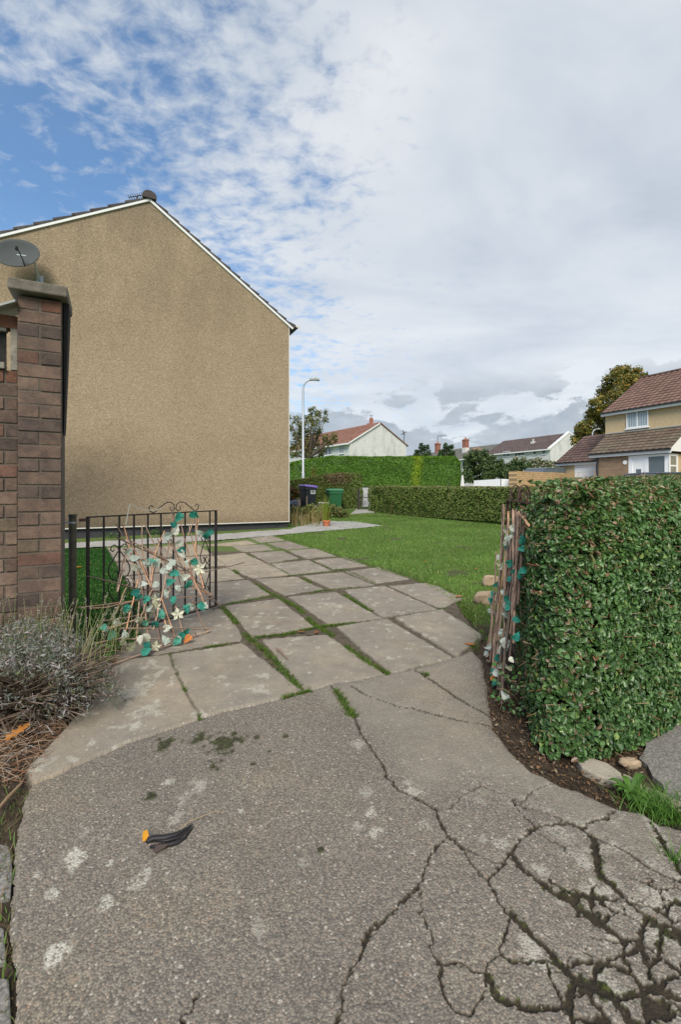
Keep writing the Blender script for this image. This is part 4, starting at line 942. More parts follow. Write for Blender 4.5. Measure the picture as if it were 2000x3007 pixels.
# =================================================================== HEDGES
def hedge(name, poly, zbase, ztop, rnd, label, n, size, pal, leaf=leaves4, mat=None, asp=.6, twigs=0, rough=.03, zfun=None, toppal=None, cat='hedge', corename='dark_core', seed=3, brown=None, coremat=None, inset=.06):
    """rounded hedge over a footprint polygon (CCW), leaves spread through its outer skin"""
    poly = np.array(poly, float); cen = poly.mean(0)
    per = np.linalg.norm(np.roll(poly, -1, 0)-poly, axis=1); cum = np.concatenate([[0], np.cumsum(per)])
    zt = zfun if zfun else (lambda x, y: np.full(np.shape(x), ztop, float))
    root = thing(name, (cen[0], cen[1], zbase), label, cat)
    Ptot = cum[-1]; H = ztop-zbase
    area_s = Ptot*H; lo, hi = poly.min(0), poly.max(0); area_t = abs(sum(poly[i-1][0]*poly[i][1]-poly[i][0]*poly[i-1][1] for i in range(len(poly))))/2
    ns = int(n*area_s/(area_s+area_t)); nt = n-ns
    s = RNG.uniform(0, Ptot, ns); k = np.searchsorted(cum, s, side='right')-1; k = np.clip(k, 0, len(poly)-1); f = ((s-cum[k])/per[k])[:, None]
    a = poly[k]; b = np.roll(poly, -1, 0)[k]; p = a+(b-a)*f; e = (b-a)/per[k][:, None]; nr = np.stack([e[:, 1], -e[:, 0]], 1)
    # soften corners: blend normals
    z = RNG.uniform(0, 1, ns); top_here = zt(p[:, 0], p[:, 1]); zz = zbase+z*(top_here-zbase)
    over = np.clip((zz-(top_here-rnd))/rnd, 0, 1); ins = rnd*(1-np.sqrt(np.clip(1-over**2, 0, 1)))
    cornd = np.minimum(f[:, 0]*per[k], (1-f[:, 0])*per[k]); en_ = (np.roll(poly, -1, 0)-poly)/per[:, None]; turn = np.degrees(np.arccos(np.clip((en_*np.roll(en_, 1, 0)).sum(1), -1, 1))) > 62; t0 = turn[k]; t1 = np.roll(turn, -1)[k]; cornd = np.minimum(np.where(t0, f[:, 0]*per[k], 9.), np.where(t1, (1-f[:, 0])*per[k], 9.)); cc = np.clip(1-cornd/(rnd*.9), 0, 1); ins = ins+rnd*.30*cc**2
    bul = (fbm(s*1.6, zz*2.0, seed, 4)-.5)*rough*5+(fbm(s*9, zz*9, seed+5, 2)-.5)*rough*2
    dep = RNG.exponential(.35, ns)*rough
    q = p-nr*(ins-bul+dep)[:, None]
    P1 = np.column_stack([q, zz]); N1 = np.column_stack([nr*np.sqrt(np.clip(1-over**2, .02, 1))[:, None], over*1.0+.25])
    t = sample_poly(poly, nt); dT = dist_poly(t[:, 0], t[:, 1], [tuple(v) for v in poly]); drop = np.where(dT < rnd, rnd*(1-np.sqrt(np.clip(1-(1-dT/rnd)**2, 0, 1))), 0)
    zt_ = zt(t[:, 0], t[:, 1])-drop+(fbm(t[:, 0]*2.5, t[:, 1]*2.5, seed+9, 4)-.5)*rough*3-RNG.exponential(.3, nt)*rough
    P2 = np.column_stack([t, zt_]); N2 = np.column_stack([np.zeros((nt, 2)), np.ones(nt)])
    P = np.concatenate([P1, P2]); N = np.concatenate([N1, N2]); ist = np.concatenate([over > .75, np.ones(nt, bool)])
    N = N/np.linalg.norm(N, axis=1, keepdims=True)+RNG.normal(0, .55, N.shape)
    tint = pick(pal, len(P), .3); clump = fbm(P[:, 0]*3+P[:, 1]*2, P[:, 2]*3, seed+2, 3)[:, None]; tint = tint*(.72+.56*clump)
    if toppal is not None:
        tp = pick(toppal, len(P), .25); tint = np.where(ist[:, None], tp, tint)
    if brown is not None:
        br = brown(P); bt = pick([((.20, .13, .08), 2), ((.13, .085, .055), 2), ((.26, .19, .12), 1)], len(P)); tint = np.where((RNG.uniform(0, 1, len(P)) < br)[:, None], bt, tint)
    sz = RNG.uniform(.6, 1.25, len(P))*size
    v, fa, kv = leaf(P, N, sz, asp)
    npmesh('foliage', v, fa, mat or M['leaf'], root, np.repeat(tint, kv, 0))
    # solid dark core, added to stop views through the leaves
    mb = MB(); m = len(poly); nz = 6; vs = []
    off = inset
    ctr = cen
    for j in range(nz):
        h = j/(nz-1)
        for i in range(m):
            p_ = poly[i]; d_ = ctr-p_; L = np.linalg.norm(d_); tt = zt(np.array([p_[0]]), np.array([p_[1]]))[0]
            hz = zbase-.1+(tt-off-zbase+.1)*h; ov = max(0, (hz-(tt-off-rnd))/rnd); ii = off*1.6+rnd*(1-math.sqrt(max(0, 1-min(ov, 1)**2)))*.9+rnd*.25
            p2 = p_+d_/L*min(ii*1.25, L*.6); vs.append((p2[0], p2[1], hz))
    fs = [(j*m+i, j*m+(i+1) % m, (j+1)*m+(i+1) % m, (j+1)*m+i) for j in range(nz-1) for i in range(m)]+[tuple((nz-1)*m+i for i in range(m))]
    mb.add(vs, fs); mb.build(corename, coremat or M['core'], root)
    if twigs:
        ki = RNG.choice(len(P), twigs); tb = MB()
        for i in ki:
            n_ = N[i]/np.linalg.norm(N[i]); d_ = n_*random.uniform(.4, 1)+np.array([random.gauss(0, .7), random.gauss(0, .7), random.gauss(.2, .6)]); d_ /= np.linalg.norm(d_)
            L = random.uniform(.02, .07); a_ = P[i]-n_*.02; c = random.choice([(.30, .17, .09), (.22, .14, .09), (.40, .27, .17), (.26, .10, .06)])
            tb.tube([a_, a_+d_*L], [.0016, .0012], 3, c, cap=False)
        o = tb.build('twig', M['twig'], root); o['kind'] = 'stuff'; o.name = 'cut_twigs'
    return root
def roundpoly(poly, it=2):
    p = [np.array(q, float) for q in poly]
    for _ in range(it):
        q = []
        for i in range(len(p)): a, b = p[i], p[(i+1) % len(p)]; q += [a*.75+b*.25, a*.25+b*.75]
        p = q
    return p
# the big leafy hedge
bigfoot = roundpoly(dense([(.76, 1.70), (3.9, 3.28), (3.5, 4.35), (1.22, 3.25), (.98, 2.48)], .62), 3)
pal_big = [((.056, .120, .034), 5), ((.078, .160, .044), 5), ((.105, .20, .07), 2.5), ((.034, .078, .024), 1.4), ((.19, .27, .08), .8), ((.17, .08, .04), .12)]
top_big = [((.065, .14, .04), 6), ((.10, .18, .05), 4), ((.20, .14, .08), 1.2), ((.33, .23, .15), .9), ((.14, .20, .05), 2)]
def brown_big(P):
    e = np.clip((1.17+.16*(P[:, 1]-2.2)-P[:, 0])/.12, 0, 1)*np.clip((P[:, 2]-.0)/.1, 0, 1)
    return e*.10
ztb = lambda x, y: 1.135+.035*np.clip((np.asarray(y)-1.9), 0, 2)+.02*np.sin(np.asarray(x)*3)
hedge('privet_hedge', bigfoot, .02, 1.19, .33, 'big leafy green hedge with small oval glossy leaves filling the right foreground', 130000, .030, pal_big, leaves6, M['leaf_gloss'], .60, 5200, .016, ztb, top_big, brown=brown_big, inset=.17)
# ivy / trailing stems low at the near left corner
mb = MB(); iv = thing('ivy', (.93, 2.0, 0), 'low trailing ivy and bare brown stems at the foot of the big hedge', 'ivy')
P = []; 
for k in range(200):
    s = random.random(); x = .80+.20*s+random.gauss(0, .03)+max(0, random.gauss(0, .02)); y = 2.36-.50*s+random.gauss(0, .04); P.append((x, y, abs(random.gauss(.03, .12))+.01))
for k in range(140): 
    s = random.random(); P.append((.95+s*.75+random.gauss(0, .02), 1.83+s*.38+random.gauss(0, .03), abs(random.gauss(0, .05))+.01))
P = np.array(P); v, f, kv = leaves6(P, np.column_stack([RNG.normal(-.1, .5, len(P)), RNG.normal(-.6, .4, len(P)), np.full(len(P), .7)]), RNG.uniform(.014, .028, len(P)), .75)
npmesh('foliage', v, f, M['leaf_gloss'], iv, np.repeat(pick([((.05, .14, .03), 3), ((.03, .09, .02), 3), ((.11, .2, .05), 1)], len(P)), kv, 0))
for k in range(60):
    x, y, z = P[random.randrange(len(P))]; d = np.array([random.gauss(0, 1), random.gauss(0, 1), random.gauss(.2, .6)]); d /= np.linalg.norm(d)
    mb.tube([(x, y, z), np.array([x, y, z])+d*.03, np.array([x, y, max(.005, z-.02)])+d*.06], [.0016, .0013, .0008], 4, random.choice([(.2, .13, .08), (.3, .2, .12), (.12, .08, .05)]))
mb.build('stems', M['twig'], iv)['kind'] = 'stuff'
# exposed cut twigs on the gate end of the hedge
tb = MB()
for k in range(420):
    s = random.random(); z = random.uniform(.05, 1.0); x = 1.06+.10*s+random.gauss(0, .02)-.02*(1-z); y = 2.22+.5*s
    if random.random() < .35: x, y = .93+random.gauss(0, .04), 2.12+random.gauss(0, .08)
    a_ = np.array([x, y, z]); d = np.array([-random.uniform(.1, .9), -random.uniform(0, .9), random.gauss(0, .6)]); d /= np.linalg.norm(d); L = random.uniform(.02, .07)
    tb.tube([a_, a_+d*L*.5+np.array([0, 0, random.gauss(0, .006)]), a_+d*L], [.0019, .0014, .0009], 4, random.choice([(.25, .15, .09), (.18, .11, .07), (.33, .22, .13), (.12, .075, .05)]), cap=False)
tag(tb.build('cut_stems', M['twig']), 'bare brown cut stems at the gate end of the big hedge', 'stems', kind='stuff')

# clipped hedge across the far side of the lawn
hl = gp(np.array([1080.]), np.array([1503.]))[0][:2]; hr_, _ = online(np.array([*hl, 0]), np.array([.60, -.80, 0]), 1452); dH = (hr_-hl)/np.linalg.norm(hr_-hl); nH = np.array([-dH[1], dH[0]]); nH = nH if nH[1] > 0 else -nH
hend = hl+dH*12
zl = zat(1427, hl[1]); zr = zat(1430, hr_[1]); Lm = np.linalg.norm(hr_-hl)
zfm = lambda x, y: zl+(zr-zl)*(((np.asarray(x)-hl[0])*dH[0]+(np.asarray(y)-hl[1])*dH[1])/Lm)
pal_mid = [((.12, .18, .04), 4), ((.155, .22, .052), 4), ((.08, .11, .028), 2.5), ((.19, .21, .065), 1.3), ((.21, .17, .085), .4)]
top_mid = [((.19, .21, .07), 4), ((.24, .25, .10), 3), ((.28, .25, .13), 1.5), ((.13, .16, .05), 2)]
P4 = [hl, hl+dH*4, hl+dH*8, hend, hend+nH*.9, hl+dH*4+nH*.9, hl+nH*.9]
hedge('box_hedge', dense(P4, .6), float(G(*hl))-.05, max(zl, zr), .13, 'long low clipped hedge across the far side of the lawn', 52000, .055, pal_mid, leaves4, None, .7, 0, .02, zfm, top_mid, brown=lambda P: np.clip(6*(fbm(P[:, 0]*1.1, P[:, 2]*1.5+P[:, 1]*.5, 66, 4)-.60), 0, .55), coremat=M['core_far'], seed=12)
# hedge behind the bins
a0 = np.array([(1066-1000)/F*18.6, 18.6]); a1 = np.array([(1018-1000)/F*18.2, 18.2]); a2 = np.array([(950-1000)/F*18.8, 18.8]); a3 = np.array([(800-1000)/F*19.8, 19.8])
zfb = lambda x, y: np.interp(np.asarray(x), [-4, -2, -.6, 0, 1.2], [zat(1412, 19.6), zat(1409, 19.5), zat(1391, 18.9), zat(1388, 18.4), zat(1390, 18.4)])
def brown_bin(P):
    u = P[:, 0]/P[:, 1]*F+1000; v = HY-(P[:, 2]-CAM_H)/P[:, 1]*F
    return np.clip(1.3-np.hypot((P[:, 0]+.15)/.55, (P[:, 2]-1.55)/.28), 0, .9)
hedge('bin_hedge', dense([a1, a0, a0+np.array([-.3, .95]), a2+np.array([0, .9]), a3+np.array([0, .9]), a3, a2], .35), .25, 1.82, .22, 'clipped hedge with a bare brown patch standing behind the two bins', 34000, .055, pal_mid, leaves4, None, .7, 0, .03, zfb, [((.18, .20, .06), 3), ((.13, .16, .045), 3), ((.24, .22, .10), 1)], brown=brown_bin, coremat=M['core_far'], seed=22)
# tall bright conifer hedge
cl, cr = (835-1000)/F*25.5, (1357-1000)/F*25.0
zfc = lambda x, y: np.interp(np.asarray(x), [-3.5, -2.6, -1.6, -.5, 2, 6.2, 6.7], [zat(1362, 25.5), zat(1354, 25.5), zat(1345, 25.5), zat(1337, 25.5), zat(1338, 25), zat(1338, 25), zat(1341, 25)])
def conif(P):
    return np.zeros(len(P))
pal_con = [((.085, .19, .022), 4), ((.11, .235, .03), 4), ((.065, .15, .018), 2), ((.13, .25, .03), 1.4)]
ch = hedge('conifer_hedge', dense([(cl, 25.5), (cr-.15, 25.0), (cr, 25.3), (cr-.1, 26.6), (cl, 27)], .5), 1.25, 3.0, .45, 'tall bright green conifer hedge rounded off at its right end', 95000, .085, pal_con, leaves4, None, .45, 0, .035, zfc, [((.13, .25, .03), 3), ((.10, .20, .02), 3)], brown=conif, coremat=M['core_far'], seed=31, inset=.34)
# a yellower strip in the conifer hedge
fo = [c for c in ch.children if c.name.startswith('foliage')][0]; me = fo.data; nv = len(me.vertices); co = np.zeros(nv*3, np.float32); me.vertices.foreach_get('co', co); co = co.reshape(-1, 3)+np.array(ch.location)
u = co[:, 0]/co[:, 1]*F+1000; cx = me.color_attributes['tint']; tv = np.zeros(nv*4, np.float32); cx.data.foreach_get('color', tv); tv = tv.reshape(-1, 4)
xs = co[:, 0]; k1 = np.clip(1.2-np.abs(xs-(4.22+.1*np.sin(co[:, 2]*3)))/.30, 0, 1)[:, None]; tv[:, :3] = tv[:, :3]*(1-k1)+np.minimum(tv[:, :3]*np.array([2.3, 1.55, .8]), .5)*k1
k2 = np.clip(1-np.hypot((xs+1.5)/.25, (co[:, 2]-2.0)/.5), 0, 1)[:, None]*.6; tv[:, :3] = tv[:, :3]*(1-k2)+np.array([.22, .12, .03])*k2
cx.data.foreach_set('color', tv.ravel())

# =================================================================== SHRUBS AND TREES
def blob_plant(name, label, cat, base, clumps, n, size, pal, trunk=None, asp=.6, matl=None, leaf=leaves4, hollow=.55, trunkcol=(.1, .08, .06), part='crown', up=.3):
    """clumps: list of (x,y,z,r); leaves spread in clusters through each clump"""
    root = thing(name, base, label, cat); cs = np.array(clumps, float); w_ = cs[:, 3]**2; w_ /= w_.sum()
    k = RNG.choice(len(cs), n, p=w_); d = RNG.normal(size=(n, 3)); d /= np.linalg.norm(d, axis=1, keepdims=True)
    r = cs[k, 3]*(hollow+(1.08-hollow)*RNG.uniform(0, 1, n)**.5)
    # cluster leaves into sprays
    spr = RNG.normal(size=(n, 3)); g = np.floor(RNG.uniform(0, 42, n)); ph = np.stack([np.sin(g*7.1+k*3.3), np.cos(g*5.7+k*1.9), np.sin(g*3.9+k*2.7+1)], 1); ph /= np.linalg.norm(ph, axis=1, keepdims=True)
    P = cs[k, :3]+(ph*.78+d*.30)*r[:, None]; P[:, 2] = np.maximum(P[:, 2], base[2]+.02)
    N = ph+RNG.normal(0, .7, (n, 3))+np.array([0, 0, up])
    tint = pick(pal, n, .3)*(.8+.4*hash2(g.astype(int), k, 3))[:, None]
    v, f, kv = leaf(P, N, RNG.uniform(.6, 1.3, n)*size, asp); npmesh(part, v, f, matl or M['leaf'], root, np.repeat(tint, kv, 0))
    if trunk:
        mb = MB(); b = np.array(base, float); top, r0 = trunk; t_ = np.array([b[0]+top[0], b[1]+top[1], b[2]+top[2]])
        mb.tube([b-UP*.1, b+(t_-b)*.5+np.array([r0*.6, 0, 0]), t_], [r0*1.2, r0*.9, r0*.7], 8)
        mb.build('trunk', M['bark'], root)
        lb = MB()
        for c in cs:
            e = c[:3]; m_ = (t_+e)/2+np.array([0, 0, -.06*np.linalg.norm(e-t_)]); lb.tube([t_-UP*.1, m_, e], [r0*.5, r0*.3, r0*.1], 5)
        lb.build('limbs', M['bark'], root)
    return root
def pxclumps(lst, d0, spread=.0, scale=1.0):
    out = []
    for px, py, rp in lst:
        d = d0+random.uniform(-spread, spread); p = pt(px, py, d); out.append((p[0], p[1], p[2], rp/F*d*scale))
    return out
# tree beside the lamp
olive = [((.13, .16, .05), 4), ((.17, .18, .055), 3), ((.22, .17, .06), 1.3), ((.08, .10, .035), 2), ((.27, .18, .06), .5)]
cl_ = pxclumps([(870, 1232, 16), (885, 1252, 20), (905, 1232, 20), (918, 1208, 18), (935, 1215, 16), (925, 1240, 22), (955, 1232, 13), (875, 1280, 22), (905, 1272, 24), (935, 1268, 18), (862, 1310, 20), (893, 1305, 24), (925, 1302, 22), (955, 1290, 18), (980, 1282, 14), (865, 1335, 14), (905, 1330, 22), (945, 1320, 18), (966, 1300, 14), (852, 1258, 14), (846, 1330, 12), (940, 1338, 16), (955, 1212, 9), (985, 1296, 9), (848, 1225, 10)], 33, 1.3)
gz = float(G(-2.2, 33)); blob_plant('autumn_tree', 'thin crowned olive brown tree behind the lamp post, beside the tan gable', 'tree', (pt(905, 1400, 33)[0], 33, gz), cl_, 5200, .16, olive, ((0, 0, 2.0), .16), .5, hollow=.15)
# big tree behind the right-hand house
bigc = []
for px, py, r in [(1828, 1095, 26), (1870, 1098, 24), (1800, 1120, 28), (1845, 1130, 36), (1890, 1125, 20), (1780, 1155, 30), (1820, 1170, 38), (1760, 1190, 30), (1800, 1215, 36), (1745, 1225, 28), (1780, 1255, 32), (1720, 1255, 26), (1740, 1275, 26), (1705, 1275, 20), (1695, 1292, 18), (1850, 1180, 30), (1840, 1220, 34), (1760, 1285, 26), (1800, 1290, 30), (1725, 1300, 24), (1850, 1280, 34), (1806, 1092, 14), (1893, 1105, 12), (1735, 1210, 14), (1700, 1262, 14)]: bigc.append((px, py, r))
aut = [((.17, .17, .035), 3), ((.27, .20, .04), 3), ((.09, .12, .035), 3), ((.36, .23, .045), 1.6), ((.18, .11, .04), .6)]
tr_ = blob_plant('autumn_tree', 'tall yellowing autumn tree rising behind the right-hand house', 'tree', (pt(1800, 1400, 46)[0], 46, 2.0), pxclumps(bigc, 46, 2.5), 26000, .26, aut, ((0, 0, 4.0), .3), .6, hollow=.3)
# green shrubs behind the white fence
sh = [((.06, .10, .035), 4), ((.09, .14, .045), 3), ((.12, .18, .055), 2), ((.035, .06, .022), 2)]
blob_plant('dark_shrub', 'dark green shrub mass next to the right end of the conifer hedge', 'shrub', (pt(1420, 1425, 29)[0], 29, 1.5), pxclumps([(1375, 1350, 20), (1395, 1338, 20), (1420, 1335, 18), (1380, 1375, 24), (1408, 1365, 26), (1440, 1352, 20), (1435, 1378, 26), (1400, 1398, 26), (1372, 1400, 20), (1435, 1402, 22), (1465, 1362, 18), (1462, 1388, 22), (1490, 1372, 16), (1485, 1395, 20), (1510, 1385, 18)], 29, .8), 13000, .13, sh, None, hollow=.35)
blob_plant('dark_shrub', 'dark green bush between the shrub mass and the white flowering climber', 'shrub', (pt(1530, 1425, 31)[0], 31, 1.7), pxclumps([(1510, 1362, 14), (1528, 1365, 16), (1548, 1370, 16), (1520, 1385, 20), (1560, 1385, 18), (1590, 1388, 16)], 31, .5), 4500, .13, sh, None, hollow=.35)
blob_plant('flowering_shrub', 'pale cream flowering climber in front of the white terrace', 'shrub', (pt(1590, 1425, 33)[0], 33, 1.8), pxclumps([(1560, 1358, 12), (1580, 1355, 13), (1600, 1362, 14), (1620, 1366, 14), (1575, 1372, 16), (1605, 1380, 16), (1628, 1382, 13), (1538, 1352, 10), (1515, 1348, 9), (1640, 1375, 10)], 33, .5), 5200, .13, [((.40, .40, .28), 3), ((.10, .13, .05), 3), ((.52, .50, .38), 2), ((.06, .08, .03), 2)], None, hollow=.35)
for i, (px0, lab) in enumerate([(1241, 'small bushy green tree above the conifer hedge, left of the chimneys'), (1312, 'small bushy green tree above the conifer hedge, between the two red chimneys')]):
    blob_plant('small_tree', lab, 'tree', (pt(px0, 1400, 31)[0], 31, 1.6), pxclumps([(px0-16, 1328, 10), (px0, 1318, 13), (px0+14, 1312, 9), (px0+18, 1330, 10), (px0-4, 1306, 7), (px0+4, 1338, 14), (px0-14, 1342, 12), (px0+20, 1344, 9), (px0-22, 1338, 7)], 31, .3), 1700, .13, [((.05, .10, .03), 3), ((.08, .14, .04), 2), ((.035, .06, .02), 2)], ((0, 0, 1.0), .06), hollow=.2)
# red-berried bush left of the dark bin
blob_plant('red_leaved_bush', 'red and green leaved bush between the gable corner and the dark bin', 'bush', (pt(860, 1500, 18.2)[0], 18.2, .3), pxclumps([(855, 1440, 14), (872, 1450, 12), (858, 1465, 14), (875, 1475, 12), (850, 1485, 12), (846, 1450, 10), (880, 1462, 8)], 18.2, .2), 2200, .06, [((.24, .055, .03), 3), ((.06, .10, .02), 4), ((.30, .12, .07), 1), ((.03, .05, .015), 2)], None, hollow=.2)
# the ragged flower bed at the house corner
bed = [((.22, .27, .08), 3), ((.14, .20, .055), 3), ((.30, .27, .11), 2), ((.38, .28, .15), 1.0), ((.09, .13, .04), 1)]
blob_plant('garden_shrub', 'scruffy yellow green shrub at the corner of the pebbledashed house', 'shrub', (pt(900, 1540, 14.2)[0], 14.2, .12), pxclumps([(872, 1505, 18), (890, 1508, 20), (908, 1504, 20), (925, 1510, 18), (900, 1526, 17), (880, 1528, 16), (922, 1528, 15), (940, 1518, 14), (912, 1492, 13), (935, 1498, 13), (862, 1522, 14), (860, 1500, 12)], 13.9, .25, 1.15), 9000, .055, bed, None, hollow=.2)
blob_plant('garden_shrub', 'low spreading shrub with reddish tips in front of the green bin', 'shrub', (pt(985, 1530, 15.2)[0], 15.2, .15), pxclumps([(955, 1494, 14), (975, 1496, 16), (993, 1502, 15), (965, 1510, 15), (985, 1513, 14), (1006, 1508, 12), (1018, 1514, 9), (950, 1508, 13), (1002, 1516, 10), (940, 1492, 12)], 15.0, .25, 1.15), 7500, .055, [((.16, .24, .07), 4), ((.22, .28, .09), 2), ((.32, .15, .08), 1.2), ((.035, .055, .02), 2)], None, hollow=.2)
# dry stalks in the bed
g0 = gp(RNG.uniform(852, 955, 150), RNG.uniform(1538, 1550, 150)); g0[:, 1] += RNG.uniform(.0, 1.2, 150)
tag(blades('dry_stalks', g0, RNG.uniform(.2, .62, 150), RNG.uniform(.010, .02, 150), pick([((.34, .25, .12), 3), ((.22, .17, .08), 2), ((.16, .17, .05), 2), ((.42, .34, .20), 1)], 150), M['grass'], lean=.22), 'dry straw coloured stalks in the bed by the house corner', 'stalks', kind='stuff')
stp = thing('garden_stakes', pt(902, 1500, 14.6)*np.array([1, 1, 0])+UP*.15, 'thin wooden stakes stuck in the bed in front of the dark bin', 'stakes')
for x, y0, y1 in [(901, 1456, 1500), (877, 1462, 1490), (881, 1465, 1500), (861, 1480, 1535), (868, 1490, 1538)]:
    mb = MB(); mb.tube([pt(x, y1+20, 14.6), pt(x, y0, 14.6)], .014, 5, (.42, .32, .24)); mb.build('stake', M['twig'], stp)
pc = gp(np.array([959.]), np.array([1546.]))[0]
pot = thing('plant_pot', pc, 'small terracotta pot of yellow green strap leaves at the corner of the path', 'plant pot')
mb = MB(); mb.lathe(pc, [(.07, 0), (.10, .13), (.115, .13), (.115, .17), (.09, .17)], 16); mb.build('pot', M['terra'], pot)
nb = 60; bb = np.tile(pc+UP*.16, (nb, 1))+RNG.normal(0, .03, (nb, 3))*np.array([1, 1, 0]); blades('leaves', bb, RNG.uniform(.25, .75, nb), RNG.uniform(.02, .035, nb), pick([((.22, .26, .04), 3), ((.32, .28, .06), 2), ((.14, .22, .04), 2)], nb), M['grass'], pot, lean=.2)

# =================================================================== BINS AND CLUTTER
def bin_(name, label, px, d, zb, H, W, bodym, lidm, lidtilt=0.0, yaw=0.0):
    u = (px-1000)/F; b = np.array([u*d, d, zb]); root = thing('wheelie_bin', b, label, 'bin', None)
    fx = np.array([math.cos(yaw), math.sin(yaw), 0]); fy = np.array([-math.sin(yaw), math.cos(yaw), 0])
    wb, wt = W*.78, W; D = W*1.12; Hb = H*.90
    mb = MB(); vs = []
    for z, s, dd in [(0, .78, .74), (.05, .79, .76), (Hb*.86, .96, .97), (Hb*.87, 1.04, 1.03), (Hb, 1.05, 1.04)]:
        hw = W/2*s; hd = D/2*dd; c = .05
        for (x, y) in [(-hw+c, -hd), (hw-c, -hd), (hw, -hd+c), (hw, hd-c), (hw-c, hd), (-hw+c, hd), (-hw, hd-c), (-hw, -hd+c)]: vs.append(b+fx*x+fy*y+UP*(z+(.06 if z < .06 else 0)))
    fs = [(j*8+i, j*8+(i+1) % 8, (j+1)*8+(i+1) % 8, (j+1)*8+i) for j in range(4) for i in range(8)]+[tuple(range(8))[::-1], tuple(32+i for i in range(8))]
    mb.add(vs, fs); mb.build('body', bodym, root, bevel=.006)
    lb = MB(); hw, hd = W/2*1.10, D/2*1.10; vs = []
    ct, st = math.cos(lidtilt), math.sin(lidtilt)
    for z, s in [(0, 1.0), (.035, 1.0), (.075, .82), (.085, .5)]:
        for (x, y) in [(-1, -1), (1, -1), (1, 1), (-1, 1)]:
            X_ = x*hw*s; Y_ = y*hd*s; rx_ = (X_+hw)*ct-z*st*1-hw; rz_ = (X_+hw)*st+z*ct
            vs.append(b+fx*rx_+fy*Y_+UP*(Hb+.004+rz_))
    fs = [(j*4+i, j*4+(i+1) % 4, (j+1)*4+(i+1) % 4, (j+1)*4+i) for j in range(3) for i in range(4)]+[(3, 2, 1, 0), (12, 13, 14, 15)]
    lb.add(vs, fs); lb.build('lid', lidm, root, bevel=.008)
    hb = MB(); o = b+fy*(D/2*1.06)+UP*(Hb+.02); hb.tube([o-fx*W*.45, o-fx*W*.45+fy*.06, o+fx*W*.45+fy*.06, o+fx*W*.45], .014, 6); hb.build('handle', bodym, root)
    for sg in (-1, 1):
        wbm = MB(); c = b+fy*(D*.36)+fx*(sg*(W*.42))+UP*.10; ring = [c+fy*.10*math.cos(q)+UP*.10*math.sin(q)-fx*.02 for q in np.linspace(0, 2*math.pi, 16)[:-1]]
        wbm.prism(ring, fx*.04); wbm.build('wheel', M['black'], root)
    return root, b, fx, fy
binD, bb_, fx_, fy_ = bin_('bin', 'dark grey wheelie bin with a faded purple lid and a white number sticker', 904, 17.0, .20, 1.13, .50, flat('charcoal_plastic', (.028, .034, .045), .45, .15, 5), flat('purple_plastic', (.26, .17, .58), .5, .1, 5), -.10, .5)
binG, bg_, fx2, fy2 = bin_('bin', 'green wheelie bin with a rounded green lid, standing right of the dark bin', 982, 17.6, .17, .98, .55, flat('green_plastic', (.022, .13, .052), .45, .1, 5), flat('green_lid_plastic', (.05, .21, .10), .45, .1, 5), .0, .25)
so = bb_-fy_*(.5*1.12/2*.985+.004)+fx_*(-.02)+UP*.74
mb = MB(); mb.box(so, fx_*.20, -fy_*.004, UP*.18); mb.build('number_sticker', M['white'], binD)
def text(name, body, loc, size, dirx, mat, parent=None, up=UP, ext=.002):
    cu = bpy.data.curves.new(name, 'FONT'); cu.body = body; cu.size = size; cu.extrude = ext
    tmp = bpy.data.objects.new(name, cu); COL.objects.link(tmp); bpy.context.view_layer.update()
    me = bpy.data.meshes.new_from_object(tmp.evaluated_get(bpy.context.evaluated_depsgraph_get())); bpy.data.objects.remove(tmp)
    v = np.zeros(len(me.vertices)*3, np.float32); me.vertices.foreach_get('co', v); v = v.reshape(-1, 3)
    nx = np.array(dirx, float); nn = np.cross(nx, up); w_ = np.array(loc)+v[:, :1]*nx+v[:, 1:2]*up+v[:, 2:3]*nn
    fs = [list(p.vertices) for p in me.polygons]
    return npmesh(name, w_, fs, mat, parent)
text('number', '88', so-fy_*.006+fx_*.025+UP*.035, .15, fx_, M['black'], binD)
# clutter between the bins
p = pt(950, 1478, 15.9); tab = thing('garden_table', (p[0], p[1], .22), 'low weathered table holding a blue tub between the two bins', 'table')
mb = MB(); mb.box((p[0]-.17, p[1]-.1, p[2]), (.38, 0, 0), (0, .3, 0), (0, 0, .035), (.8, .8, .8)); mb.build('table_top', M['white_old'], tab)
for sx in (-.15, .16):
    for sy in (-.08, .16): mb = MB(); mb.box((p[0]+sx, p[1]+sy, .15), (.03, 0, 0), (0, .03, 0), (0, 0, p[2]-.15)); mb.build('leg', M['timber'], tab)
mb = MB(); mb.lathe((p[0]+.0, p[1]-.2, p[2]-.20), [(.06, 0), (.10, .02), (.125, .13), (.115, .13), (.09, .03)], 16); tag(mb.build('tub', flat('blue_plastic', (.02, .16, .62), .4, .1, 5), loc=(p[0], p[1]-.2, p[2]-.2)), 'small bright blue plastic tub under the table edge, left of the green bin', 'tub')
p = pt(868, 1478, 17.2); mb = MB()
ring = []
vs = []; n = 12
for j, (z, r) in enumerate([(0, .2), (.1, .27), (.22, .26), (.32, .17), (.38, .05)]):
    for k in range(n): q = 2*math.pi*k/n; rr = r*(1+random.uniform(-.12, .12)); vs.append((p[0]+rr*math.cos(q)*1.4, p[1]+rr*math.sin(q), p[2]-.25+z+random.uniform(-.02, .02)))
mb.add(vs, [(j*n+k, j*n+(k+1) % n, (j+1)*n+(k+1) % n, (j+1)*n+k) for j in range(4) for k in range(n)]+[tuple(range(4*n, 5*n)), tuple(range(n))[::-1]])
tag(mb.build('rubbish_bag', flat('grey_blue_bag_plastic', (.07, .085, .12), .35, .3, 14, bmp=.6), loc=(p[0], p[1], p[2]-.25)), 'slumped grey blue rubbish bag left of the dark bin', 'bag')

